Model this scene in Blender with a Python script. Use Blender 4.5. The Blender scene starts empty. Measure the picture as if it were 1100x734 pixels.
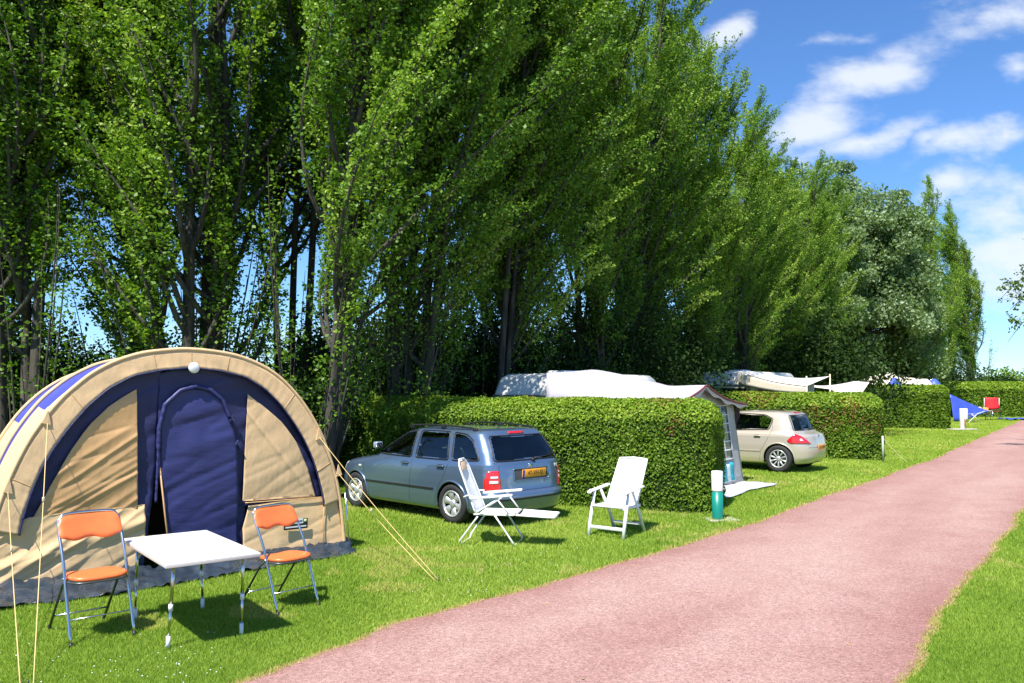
import bpy, bmesh, math, random
import numpy as np
from mathutils import Vector, Matrix, Euler
from math import radians as RD, sin, cos, pi, sqrt, atan2

sc = bpy.context.scene
COL = sc.collection

# ------------------------------------------------------------------ camera
cam_d = bpy.data.cameras.new("camera")
cam_d.lens = 28.8; cam_d.sensor_width = 36.0
cam_d.clip_start = 0.05; cam_d.clip_end = 3000
cam = bpy.data.objects.new("camera", cam_d); COL.objects.link(cam)
cam.location = (0, 0, 2.0)
cam.rotation_euler = (RD(90 + 3.317), 0, 0)
sc.camera = cam

# ------------------------------------------------------------------ light
SUN_EL = RD(59); SUN_DIR = Vector((-0.45, -0.89, 0)).normalized()      # horizontal direction towards the sun
sun_d = bpy.data.lights.new("sun", 'SUN'); sun_d.energy = 4.6; sun_d.angle = RD(0.53); sun_d.color = (1.0, 0.955, 0.88)
sun = bpy.data.objects.new("sun", sun_d); COL.objects.link(sun)
to_sun = Vector((SUN_DIR.x*cos(SUN_EL), SUN_DIR.y*cos(SUN_EL), sin(SUN_EL)))
sun.rotation_euler = to_sun.to_track_quat('Z', 'Y').to_euler()
sun.location = (-20, -40, 60)

world = bpy.data.worlds.new("World"); sc.world = world; world.use_nodes = True
wt = world.node_tree; wt.nodes.clear()
def WN(t, **k):
    n = wt.nodes.new(t)
    for a, b in k.items(): setattr(n, a, b)
    return n
def wm(op, a, b=None, c=None):
    n = WN('ShaderNodeMath', operation=op)
    for i, v in enumerate((a, b, c)):
        if v is None: continue
        if isinstance(v, (int, float)): n.inputs[i].default_value = v
        else: wt.links.new(v, n.inputs[i])
    return n.outputs[0]
sky = WN('ShaderNodeTexSky'); sky.sky_type = 'NISHITA'; sky.sun_disc = False
sky.sun_elevation = SUN_EL; sky.sun_rotation = atan2(SUN_DIR.x, SUN_DIR.y)
sky.air_density = 1.0; sky.dust_density = 0.0; sky.ozone_density = 6.0; sky.altitude = 0
bg = WN('ShaderNodeBackground'); bg.inputs[1].default_value = 0.10
out = WN('ShaderNodeOutputWorld')
tc = WN('ShaderNodeTexCoord'); sep = WN('ShaderNodeSeparateXYZ'); wt.links.new(tc.outputs['Generated'], sep.inputs[0])
# clouds: fair-weather cumulus on a flat layer overhead (direction / height), plus drifting wisps
ysafe = wm('MAXIMUM', wm('ABSOLUTE', sep.outputs[1]), 0.05)
qx = wm('DIVIDE', sep.outputs[0], ysafe); qz = wm('DIVIDE', sep.outputs[2], ysafe)
comb = WN('ShaderNodeCombineXYZ'); wt.links.new(qx, comb.inputs[0]); wt.links.new(qz, comb.inputs[1])
n0 = WN('ShaderNodeTexNoise'); n0.inputs['Scale'].default_value = 9; n0.inputs['Detail'].default_value = 4
wt.links.new(comb.outputs[0], n0.inputs['Vector'])
warp = WN('ShaderNodeVectorMath', operation='MULTIPLY_ADD')
sub = WN('ShaderNodeVectorMath', operation='SUBTRACT'); wt.links.new(n0.outputs['Color'], sub.inputs[0]); sub.inputs[1].default_value = (.5, .5, .5)
wt.links.new(sub.outputs[0], warp.inputs[0]); warp.inputs[1].default_value = (.09, .06, 0); wt.links.new(comb.outputs[0], warp.inputs[2])
CLOUDS = [(.445,.385,.105,.030,22,1),(.375,.325,.085,.036,24,1),(.43,.305,.105,.018,17,.9),(.525,.305,.03,.016,10,.7),(.56,.305,.075,.022,14,.75),(.60,.315,.045,.022,30,.9),
          (.545,.262,.05,.02,12,.9),(.61,.225,.06,.045,10,1),(.64,.155,.11,.065,0,1),(.66,.24,.06,.03,20,.9),(.62,.465,.10,.03,14,.75),(.57,.50,.07,.018,12,.6),(.62,.40,.03,.02,25,.7),(.63,.47,.05,.02,40,.6),
          (.265,.455,.035,.018,20,1),(.245,.44,.05,.012,20,.7),(.40,.43,.05,.010,12,.5),(-.28,.07,.2,.02,0,.5),(.75,.36,.09,.04,15,.9),(.85,.2,.15,.06,8,.9),
          (-.9,.45,.25,.06,12,.8),(-1.1,.25,.3,.07,5,.8),(1.2,.5,.3,.1,20,.8),(-.35,.8,.2,.06,20,.8),(.3,.9,.25,.07,20,.8),(1.0,.1,.4,.06,0,.7)]
mask = None
for (x, z, a, b, r, s) in CLOUDS:
    m = WN('ShaderNodeMapping', vector_type='TEXTURE')
    m.inputs['Location'].default_value = (x, z, 0); m.inputs['Rotation'].default_value = (0, 0, RD(r)); m.inputs['Scale'].default_value = (a, b, 1)
    wt.links.new(warp.outputs[0], m.inputs[0])
    l = WN('ShaderNodeVectorMath', operation='LENGTH'); wt.links.new(m.outputs[0], l.inputs[0])
    v = wm('MULTIPLY', wm('MAXIMUM', wm('SUBTRACT', 1.0, wm('MULTIPLY', l.outputs['Value'], 0.62)), 0.0), s)
    mask = v if mask is None else wm('MAXIMUM', mask, v)
mp = WN('ShaderNodeMapping'); mp.inputs['Rotation'].default_value = (0, 0, RD(-20)); mp.inputs['Scale'].default_value = (1, 2.0, 1)
wt.links.new(comb.outputs[0], mp.inputs[0])
n1 = WN('ShaderNodeTexNoise'); n1.inputs['Scale'].default_value = 13; n1.inputs['Detail'].default_value = 9; n1.inputs['Roughness'].default_value = .58
wt.links.new(mp.outputs[0], n1.inputs['Vector'])
cl = wm('ADD', mask, wm('MULTIPLY', wm('SUBTRACT', n1.outputs['Fac'], .5), 1.3))
rm = WN('ShaderNodeMapRange', interpolation_type='SMOOTHSTEP'); rm.inputs['From Min'].default_value = .18; rm.inputs['From Max'].default_value = .95
rm.inputs['To Min'].default_value = 0; rm.inputs['To Max'].default_value = .85; wt.links.new(cl, rm.inputs[0])
up = WN('ShaderNodeMapRange'); up.inputs['From Min'].default_value = 0.0; up.inputs['From Max'].default_value = .03; wt.links.new(sep.outputs[2], up.inputs[0])
fac = wm('MULTIPLY', rm.outputs[0], up.outputs[0])
skt = WN('ShaderNodeMix', data_type='RGBA', blend_type='MULTIPLY'); skt.inputs[0].default_value = 1; wt.links.new(sky.outputs[0], skt.inputs[6]); skt.inputs[7].default_value = (.60, .80, 1.0, 1)
mix = WN('ShaderNodeMix', data_type='RGBA'); wt.links.new(fac, mix.inputs[0]); wt.links.new(skt.outputs[2], mix.inputs[6])
mix.inputs[7].default_value = (4.8, 5.1, 5.6, 1)
wt.links.new(mix.outputs[2], bg.inputs[0]); wt.links.new(bg.outputs[0], out.inputs[0])

sc.view_settings.view_transform = 'Standard'; sc.view_settings.look = 'None'
sc.view_settings.exposure = 0.98; sc.view_settings.gamma = 1.0; sc.view_settings.use_curve_mapping = False
sc.cycles.max_bounces = 6; sc.cycles.diffuse_bounces = 3; sc.cycles.glossy_bounces = 3; sc.cycles.transmission_bounces = 6; sc.cycles.transparent_max_bounces = 6
sc.cycles.caustics_reflective = False; sc.cycles.caustics_refractive = False

# ------------------------------------------------------------------ helpers
rng = np.random.default_rng(7)
def R3(a): return np.array(a, float)
class MB:
    """collects primitives in local metres; build() links them as ONE mesh object"""
    def __init__(s): s.v = []; s.f = []; s.mi = []; s.sm = []
    def add(s, verts, faces, mi=0, smooth=False):
        b = len(s.v); s.v.extend([tuple(map(float, p)) for p in verts])
        for f in faces: s.f.append(tuple(b+i for i in f)); s.mi.append(mi); s.sm.append(smooth)
        return s
    def box(s, c, size, rot=None, bevel=0.0, mi=0, seg=2):
        bm = bmesh.new(); bmesh.ops.create_cube(bm, size=1.0)
        bmesh.ops.scale(bm, vec=Vector(size), verts=bm.verts)
        if bevel > 0: bmesh.ops.bevel(bm, geom=list(bm.edges), offset=bevel, segments=seg, profile=.5, affect='EDGES')
        M = Matrix.Translation(Vector(c)) @ (Euler(rot).to_matrix().to_4x4() if rot else Matrix.Identity(4))
        bm.transform(M); bm.verts.index_update()
        s.add([v.co[:] for v in bm.verts], [[v.index for v in f.verts] for f in bm.faces], mi, bevel > 0)
        bm.free(); return s
    def tube(s, pts, r, n=8, cap=True, mi=0, flat=1.0):
        pts = [Vector(p) for p in pts]; m = len(pts)
        rs = r if isinstance(r, (list, tuple, np.ndarray)) else [r]*m
        vs = []; fs = []; prev = None
        for i, p in enumerate(pts):
            t = (pts[min(i+1, m-1)] - pts[max(i-1, 0)])
            if t.length < 1e-9: t = Vector((0, 0, 1))
            t.normalize()
            if prev is None: a = t.orthogonal().normalized()
            else:
                a = prev - t*prev.dot(t)
                a = a.normalized() if a.length > 1e-6 else t.orthogonal().normalized()
            prev = a; b = t.cross(a)
            for k in range(n):
                q = 2*pi*k/n; vs.append(p + (a*cos(q) + b*sin(q)*flat)*rs[i])
        for i in range(m-1):
            for k in range(n):
                k2 = (k+1) % n; fs.append((i*n+k, i*n+k2, (i+1)*n+k2, (i+1)*n+k))
        if cap: fs.append(tuple(range(n))[::-1]); fs.append(tuple((m-1)*n+k for k in range(n)))
        return s.add([v[:] for v in vs], fs, mi, True)
    def lathe(s, prof, c=(0, 0, 0), axis='z', n=32, mi=0, smooth=True):
        vs = []; fs = []; m = len(prof)
        for (r, h) in prof:
            for k in range(n):
                q = 2*pi*k/n; x, y = r*cos(q), r*sin(q)
                p = (x, y, h) if axis == 'z' else ((x, h, y) if axis == 'y' else (h, x, y))
                vs.append((p[0]+c[0], p[1]+c[1], p[2]+c[2]))
        for i in range(m-1):
            for k in range(n):
                k2 = (k+1) % n; fs.append((i*n+k, i*n+k2, (i+1)*n+k2, (i+1)*n+k))
        return s.add(vs, fs, mi, smooth)
    def grid(s, P, mi=0, smooth=True, closed=False):
        nr, nc = len(P), len(P[0]); vs = [p for row in P for p in row]; fs = []
        for i in range(nr-1):
            for j in range(nc if closed else nc-1):
                j2 = (j+1) % nc; fs.append((i*nc+j, i*nc+j2, (i+1)*nc+j2, (i+1)*nc+j))
        return s.add(vs, fs, mi, smooth)
    def prism(s, poly, h0, h1, axis='z', mi=0):
        n = len(poly)
        def mk(a, b, h): return {'z': (a, b, h), 'y': (a, h, b), 'x': (h, a, b)}[axis]
        vs = [mk(a, b, h0) for a, b in poly] + [mk(a, b, h1) for a, b in poly]
        fs = [tuple(range(n))[::-1], tuple(range(n, 2*n))] + [(i, (i+1) % n, n+(i+1) % n, n+i) for i in range(n)]
        return s.add(vs, fs, mi, False)
    def build(s, name, m, parent=None, solid=0.0, bevel=0.0):
        me = bpy.data.meshes.new(name); me.from_pydata(s.v, [], s.f)
        mm = m if isinstance(m, (list, tuple)) else [m]
        for x in mm: me.materials.append(x)
        me.polygons.foreach_set('material_index', s.mi); me.polygons.foreach_set('use_smooth', s.sm)
        bm = bmesh.new(); bm.from_mesh(me); bmesh.ops.recalc_face_normals(bm, faces=bm.faces); bm.to_mesh(me); bm.free()
        me.update()
        o = bpy.data.objects.new(name, me); COL.objects.link(o)
        if parent is not None: o.parent = parent
        if solid:
            md = o.modifiers.new('solidify', 'SOLIDIFY'); md.thickness = solid; md.offset = 0
        if bevel:
            md = o.modifiers.new('bevel', 'BEVEL'); md.width = bevel; md.segments = 2; md.limit_method = 'ANGLE'
        return o
def np_mesh(name, V, F, m, parent=None, tint=None, smooth=False):
    """fast mesh: V (n,3), F (k,3|4); tint per vertex"""
    me = bpy.data.meshes.new(name); V = np.ascontiguousarray(V, dtype=np.float32); F = np.ascontiguousarray(F, dtype=np.int32)
    me.vertices.add(len(V)); me.vertices.foreach_set('co', V.ravel())
    k = F.shape[1]; me.loops.add(F.size); me.loops.foreach_set('vertex_index', F.ravel())
    me.polygons.add(len(F)); me.polygons.foreach_set('loop_start', np.arange(0, F.size, k, dtype=np.int32))
    if smooth: me.polygons.foreach_set('use_smooth', np.ones(len(F), bool))
    if tint is not None:
        at = me.attributes.new('tint', 'FLOAT', 'POINT'); at.data.foreach_set('value', np.ascontiguousarray(tint, dtype=np.float32))
    me.materials.append(m); me.update(calc_edges=True)
    o = bpy.data.objects.new(name, me); COL.objects.link(o)
    if parent is not None: o.parent = parent
    return o
def tag(o, label=None, cat=None, group=None, kind=None):
    if label: o['label'] = label
    if cat: o['category'] = cat
    if group: o['group'] = group
    if kind: o['kind'] = kind
    return o
def empty(name, loc, rz=0, label=None, cat=None, group=None):
    o = bpy.data.objects.new(name, None); COL.objects.link(o); o.location = loc; o.rotation_euler = (0, 0, rz)
    o.empty_display_size = .2
    return tag(o, label, cat, group)
def copy_tree(o, parent=None):
    c = o.copy(); COL.objects.link(c)
    if parent is not None: c.parent = parent
    for ch in list(o.children): copy_tree(ch, c)
    return c
def text(body, size, loc, rot, m, parent, name='lettering', ext=.001, align='CENTER', sx=1.0):
    cu = bpy.data.curves.new(name, 'FONT'); cu.body = body; cu.size = size; cu.extrude = ext; cu.align_x = align; cu.align_y = 'CENTER'
    cu.materials.append(m); cu.offset = size*.003
    tmp = bpy.data.objects.new('tmp', cu); COL.objects.link(tmp); dg = bpy.context.evaluated_depsgraph_get()
    me = bpy.data.meshes.new_from_object(tmp.evaluated_get(dg)); bpy.data.objects.remove(tmp); me.name = name
    if not me.materials: me.materials.append(m)
    o = bpy.data.objects.new(name, me); COL.objects.link(o); o.location = loc; o.rotation_euler = rot; o.scale = (sx, 1, 1); o.parent = parent
    return o

# ------------------------------------------------------------------ materials
def mat(name, col, rough=.6, metal=0., coat=0., spec=.5, var=0., vscale=8., bump=0., bscale=40., col2=None, stretch=None, detail=5, sub=0, sheen=0, trans=0):
    m = bpy.data.materials.new(name); m.use_nodes = True; nt = m.node_tree; p = nt.nodes['Principled BSDF']
    p.inputs['Base Color'].default_value = (*col, 1); p.inputs['Roughness'].default_value = rough; p.inputs['Metallic'].default_value = metal
    p.inputs['Coat Weight'].default_value = coat; p.inputs['Coat Roughness'].default_value = .04; p.inputs['Specular IOR Level'].default_value = spec
    if trans: p.inputs['Transmission Weight'].default_value = trans
    t = nt.nodes.new('ShaderNodeTexCoord'); vec = t.outputs['Object']
    if stretch:
        mpn = nt.nodes.new('ShaderNodeMapping'); mpn.inputs['Scale'].default_value = stretch; nt.links.new(vec, mpn.inputs[0]); vec = mpn.outputs[0]
    if var or col2:
        n = nt.nodes.new('ShaderNodeTexNoise'); n.inputs['Scale'].default_value = vscale; n.inputs['Detail'].default_value = detail; nt.links.new(vec, n.inputs['Vector'])
        r = nt.nodes.new('ShaderNodeValToRGB'); r.color_ramp.elements[0].position = .35; r.color_ramp.elements[1].position = .65
        c2 = col2 or tuple(c*(1-var) for c in col); c1 = col if col2 else tuple(min(1, c*(1+var)) for c in col)
        r.color_ramp.elements[0].color = (*c2, 1); r.color_ramp.elements[1].color = (*c1, 1)
        nt.links.new(n.outputs['Fac'], r.inputs[0]); nt.links.new(r.outputs[0], p.inputs['Base Color'])
    if bump:
        n = nt.nodes.new('ShaderNodeTexNoise'); n.inputs['Scale'].default_value = bscale; n.inputs['Detail'].default_value = 6; nt.links.new(vec, n.inputs['Vector'])
        b = nt.nodes.new('ShaderNodeBump'); b.inputs['Strength'].default_value = bump; b.inputs['Distance'].default_value = .02
        nt.links.new(n.outputs['Fac'], b.inputs['Height']); nt.links.new(b.outputs[0], p.inputs['Normal'])
    return m
def leaf_mat(name, ramp, trans=.45, rough=.45, spec=.35):
    """leaf: colour picked per leaf from the tint attribute, some light passes through"""
    m = bpy.data.materials.new(name); m.use_nodes = True; nt = m.node_tree; p = nt.nodes['Principled BSDF']
    a = nt.nodes.new('ShaderNodeAttribute'); a.attribute_name = 'tint'
    r = nt.nodes.new('ShaderNodeValToRGB'); r.color_ramp.interpolation = 'LINEAR'
    while len(r.color_ramp.elements) < len(ramp): r.color_ramp.elements.new(.5)
    for e, (q, c) in zip(r.color_ramp.elements, ramp): e.position = q; e.color = (*c, 1)
    nt.links.new(a.outputs['Fac'], r.inputs[0]); nt.links.new(r.outputs[0], p.inputs['Base Color'])
    p.inputs['Roughness'].default_value = rough; p.inputs['Specular IOR Level'].default_value = spec
    tr = nt.nodes.new('ShaderNodeBsdfTranslucent')
    g = nt.nodes.new('ShaderNodeMix'); g.data_type = 'RGBA'; g.blend_type = 'MULTIPLY'; g.inputs[0].default_value = 1; g.inputs[7].default_value = (1.25, 1.35, .45, 1)
    nt.links.new(r.outputs[0], g.inputs[6]); nt.links.new(g.outputs[2], tr.inputs[0])
    mx = nt.nodes.new('ShaderNodeMixShader'); mx.inputs[0].default_value = trans
    nt.links.new(p.outputs[0], mx.inputs[1]); nt.links.new(tr.outputs[0], mx.inputs[2]); nt.links.new(mx.outputs[0], nt.nodes['Material Output'].inputs[0])
    return m
def glass_mat(name, col=(.75, .85, .82), alpha=.35, rough=.02):
    m = bpy.data.materials.new(name); m.use_nodes = True; nt = m.node_tree; nt.nodes.remove(nt.nodes['Principled BSDF'])
    g = nt.nodes.new('ShaderNodeBsdfGlossy'); g.inputs['Roughness'].default_value = rough
    t = nt.nodes.new('ShaderNodeBsdfTransparent'); t.inputs[0].default_value = (*[c*alpha for c in col], 1)
    f = nt.nodes.new('ShaderNodeFresnel'); f.inputs['IOR'].default_value = 1.75
    mx = nt.nodes.new('ShaderNodeMixShader'); nt.links.new(f.outputs[0], mx.inputs[0]); nt.links.new(t.outputs[0], mx.inputs[1]); nt.links.new(g.outputs[0], mx.inputs[2])
    nt.links.new(mx.outputs[0], nt.nodes['Material Output'].inputs[0]); return m

M_white_plastic = mat('white_plastic', (.80, .80, .79), .35, var=.03, vscale=6)
M_white_paint = mat('white_paint', (.78, .78, .76), .3, var=.04, vscale=3)
M_steel = mat('brushed_steel', (.62, .62, .62), .22, metal=1)
M_dark_steel = mat('dark_grey_steel', (.10, .11, .11), .35, metal=.6)
M_black = mat('black_plastic', (.015, .015, .016), .45)
M_rubber = mat('rubber', (.02, .02, .02), .8, bump=.2, bscale=80)
M_orange = mat('orange_vinyl', (.83, .17, .045), .38, var=.05, vscale=12, bump=.08, bscale=120)
M_wood = mat('table_laminate', (.84, .82, .81), .4, var=.02)
M_beige = mat('beige_canvas', (.66, .445, .245), .75, var=.05, vscale=3, bump=.35, bscale=14, stretch=(1, 1, .5))
M_beige_dk = mat('tan_canvas', (.56, .33, .145), .36, var=.08, vscale=4, bump=.35, bscale=10, stretch=(1, 1, .6))
M_beige_lt = mat('light_canvas', (.70, .475, .25), .75, var=.04, vscale=3, bump=.25, bscale=12)
M_navy = mat('navy_canvas', (.017, .020, .090), .6, var=.15, vscale=5, bump=.4, bscale=12, stretch=(.6, 1, 1))
M_navy_lt = mat('navy_door_canvas', (.026, .030, .13), .5, var=.1, vscale=4, bump=.5, bscale=7, stretch=(.5, 1, 1.4))
M_royal = mat('blue_canvas', (.05, .06, .33), .6, var=.1, vscale=4, bump=.3, bscale=9)
M_tarp = mat('grey_blue_tarp', (.030, .042, .058), .20, var=.3, vscale=5, bump=.6, bscale=9, detail=4)
M_rope = mat('orange_rope', (.72, .50, .22), .8)
M_rope_w = mat('pale_rope', (.75, .60, .42), .8)
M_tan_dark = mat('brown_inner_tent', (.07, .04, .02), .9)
# ------------------------------------------------------------------ the setting: ground, road, verge, grass
EL = np.array([(-9,-8),(-3.9,2),(-1.83,5.70),(-1.03,7.07),(.09,8.22),(1.67,9.93),(3.38,12.05),(6.26,15.88),(11.71,23.05),(20.43,35.43),(31.20,50.57),(60,91),(120,175)], float)
ER = np.array([(-4,-8),(.6,2),(2.61,5.70),(3.44,6.86),(5.22,9.31),(8.48,13.70),(10.3,15.9),(15.7,23.05),(24.6,35.43),(35.4,50.57),(65,91),(125,175)], float)
def wob(y, ph):
    a = np.sin(y*3.1+ph)*.022 + np.sin(y*7.7+ph*2)*.014 + np.sin(y*17.3+ph*3)*.010 + np.sin(y*1.1+ph)*.035
    return a*np.clip(1.2 - y*.01, .4, 1)
def xl(y): return np.interp(y, EL[:, 1], EL[:, 0]) + wob(y, .3)
def xr(y): return np.interp(y, ER[:, 1], ER[:, 0]) + wob(y, 2.1) + np.sin(y*2.2)*.02

def ground_mat():
    m = bpy.data.materials.new('lawn'); m.use_nodes = True; nt = m.node_tree; p = nt.nodes['Principled BSDF']
    t = nt.nodes.new('ShaderNodeTexCoord')
    def noise(s, d=6, r=.6):
        n = nt.nodes.new('ShaderNodeTexNoise'); n.inputs['Scale'].default_value = s; n.inputs['Detail'].default_value = d; n.inputs['Roughness'].default_value = r
        nt.links.new(t.outputs['Object'], n.inputs['Vector']); return n.outputs['Fac']
    r = nt.nodes.new('ShaderNodeValToRGB'); e = r.color_ramp.elements
    e[0].position = .3; e[0].color = (.14, .235, .018, 1); e[1].position = .7; e[1].color = (.33, .42, .05, 1)
    x = e.new(.5); x.color = (.23, .33, .028, 1)
    nt.links.new(noise(.9), r.inputs[0])
    r2 = nt.nodes.new('ShaderNodeValToRGB'); r2.color_ramp.elements[0].position = .35; r2.color_ramp.elements[1].position = .68
    r2.color_ramp.elements[0].color = (.45, .5, .4, 1); r2.color_ramp.elements[1].color = (1.25, 1.2, 1.1, 1)
    nt.links.new(noise(55, 4, .7), r2.inputs[0])
    mx = nt.nodes.new('ShaderNodeMix'); mx.data_type = 'RGBA'; mx.blend_type = 'MULTIPLY'; mx.inputs[0].default_value = 1
    nt.links.new(r.outputs[0], mx.inputs[6]); nt.links.new(r2.outputs[0], mx.inputs[7])
    r3 = nt.nodes.new('ShaderNodeValToRGB'); r3.color_ramp.elements[0].position = .62; r3.color_ramp.elements[1].position = .74
    r3.color_ramp.elements[0].color = (0, 0, 0, 1); r3.color_ramp.elements[1].color = (.55, .55, .55, 1); nt.links.new(noise(.55, 8, .7), r3.inputs[0])
    m2 = nt.nodes.new('ShaderNodeMix'); m2.data_type = 'RGBA'; nt.links.new(r3.outputs[0], m2.inputs[0]); nt.links.new(mx.outputs[2], m2.inputs[6]); m2.inputs[7].default_value = (.27, .24, .08, 1)
    nt.links.new(m2.outputs[2], p.inputs['Base Color']); p.inputs['Roughness'].default_value = .9; p.inputs['Specular IOR Level'].default_value = .1
    b = nt.nodes.new('ShaderNodeBump'); b.inputs['Strength'].default_value = 1; b.inputs['Distance'].default_value = .03; nt.links.new(noise(70, 5, .8), b.inputs['Height']); nt.links.new(b.outputs[0], p.inputs['Normal'])
    return m
def road_mat():
    m = bpy.data.materials.new('red_asphalt'); m.use_nodes = True; nt = m.node_tree; p = nt.nodes['Principled BSDF']
    t = nt.nodes.new('ShaderNodeTexCoord')
    mp_ = nt.nodes.new('ShaderNodeMapping'); mp_.vector_type = 'TEXTURE'; mp_.inputs['Rotation'].default_value = (0, 0, RD(-36)); mp_.inputs['Scale'].default_value = (1, 4.5, 1); nt.links.new(t.outputs['Object'], mp_.inputs[0])
    def noise(s, d=6, r=.6, v=None):
        n = nt.nodes.new('ShaderNodeTexNoise'); n.inputs['Scale'].default_value = s; n.inputs['Detail'].default_value = d; n.inputs['Roughness'].default_value = r
        nt.links.new(v or t.outputs['Object'], n.inputs['Vector']); return n.outputs['Fac']
    r = nt.nodes.new('ShaderNodeValToRGB'); e = r.color_ramp.elements
    e[0].position = .36; e[0].color = (.385, .225, .200, 1); e[1].position = .64; e[1].color = (.455, .300, .265, 1)
    nt.links.new(noise(.8, 5, .55, mp_.outputs[0]), r.inputs[0])
    v = nt.nodes.new('ShaderNodeTexVoronoi'); v.inputs['Scale'].default_value = 120; nt.links.new(t.outputs['Object'], v.inputs['Vector'])
    sp = nt.nodes.new('ShaderNodeSeparateColor'); nt.links.new(v.outputs['Color'], sp.inputs[0])
    r2 = nt.nodes.new('ShaderNodeValToRGB'); e = r2.color_ramp.elements; e[0].position = 0; e[0].color = (.50, .46, .46, 1); e[1].position = 1; e[1].color = (1.35, 1.38, 1.38, 1)
    x = e.new(.16); x.color = (.85, .85, .85, 1); x = e.new(.85); x.color = (1.1, 1.08, 1.07, 1)
    nt.links.new(sp.outputs[0], r2.inputs[0])
    mx = nt.nodes.new('ShaderNodeMix'); mx.data_type = 'RGBA'; mx.blend_type = 'MULTIPLY'; mx.inputs[0].default_value = 1
    nt.links.new(r.outputs[0], mx.inputs[6]); nt.links.new(r2.outputs[0], mx.inputs[7])
    r4 = nt.nodes.new('ShaderNodeValToRGB'); r4.color_ramp.elements[0].position = .42; r4.color_ramp.elements[1].position = .62
    r4.color_ramp.elements[0].color = (.78, .76, .76, 1); r4.color_ramp.elements[1].color = (1.08, 1.08, 1.08, 1); nt.links.new(noise(28, 6, .75), r4.inputs[0])
    m3 = nt.nodes.new('ShaderNodeMix'); m3.data_type = 'RGBA'; m3.blend_type = 'MULTIPLY'; m3.inputs[0].default_value = 1
    nt.links.new(mx.outputs[2], m3.inputs[6]); nt.links.new(r4.outputs[0], m3.inputs[7])
    at = nt.nodes.new('ShaderNodeAttribute'); at.attribute_name = 'wear'
    ad = nt.nodes.new('ShaderNodeMath'); ad.operation = 'MULTIPLY_ADD'; nt.links.new(noise(1.7, 5, .6), ad.inputs[0]); ad.inputs[1].default_value = .9; nt.links.new(at.outputs['Fac'], ad.inputs[2])
    r5 = nt.nodes.new('ShaderNodeValToRGB'); r5.color_ramp.elements[0].position = .45; r5.color_ramp.elements[1].position = 1.35/1.0 if False else .98
    r5.color_ramp.elements[0].color = (1.07, 1.07, 1.06, 1); r5.color_ramp.elements[1].color = (.84, .72, .70, 1); nt.links.new(ad.outputs[0], r5.inputs[0])
    m4 = nt.nodes.new('ShaderNodeMix'); m4.data_type = 'RGBA'; m4.blend_type = 'MULTIPLY'; m4.inputs[0].default_value = 1
    nt.links.new(m3.outputs[2], m4.inputs[6]); nt.links.new(r5.outputs[0], m4.inputs[7])
    nt.links.new(m4.outputs[2], p.inputs['Base Color']); p.inputs['Roughness'].default_value = .85; p.inputs['Specular IOR Level'].default_value = .3
    b = nt.nodes.new('ShaderNodeBump'); b.inputs['Strength'].default_value = .8; b.inputs['Distance'].default_value = .008; nt.links.new(v.outputs['Distance'], b.inputs['Height']); nt.links.new(b.outputs[0], p.inputs['Normal'])
    return m
M_lawn = ground_mat(); M_road = road_mat()
M_soil = mat('dry_soil', (.42, .30, .16), .95, col2=(.20, .17, .07), vscale=14, bump=.8, bscale=60, spec=.1)
g = MB(); g.add([(-900, -60, 0), (900, -60, 0), (900, 1500, 0), (-900, 1500, 0)], [(0, 1, 2, 3)])
tag(g.build('ground', M_lawn), kind='structure')
ys = np.concatenate([np.arange(-8, 30, .06), np.arange(30, 60, .4), np.arange(60, 176, 2)])
def strip(name, a, b, z, m, n=5):
    P = [[(a[i]+(b[i]-a[i])*j/(n-1), ys[i], z) for j in range(n)] for i in range(len(ys))]
    return tag(MB().grid(P, smooth=False).build(name, m), kind='structure')
L_, R_ = xl(ys), xr(ys)
jit = rng.normal(0, .012, len(ys)); jit2 = rng.normal(0, .012, len(ys))
rd = strip('road', L_+jit, R_+jit2, .010, M_road, 15)
wa = rd.data.attributes.new('wear', 'FLOAT', 'POINT'); u_ = np.tile(np.linspace(-1, 1, 15), len(ys)); wa.data.foreach_set('value', (np.abs(u_)**3*.42 + .10*np.exp(-(u_/.16)**2) + .0).astype(np.float32))
strip('road_verge', L_-.05+rng.normal(0, .03, len(ys)), R_+.03+rng.normal(0, .03, len(ys)), .005, M_soil)

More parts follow.
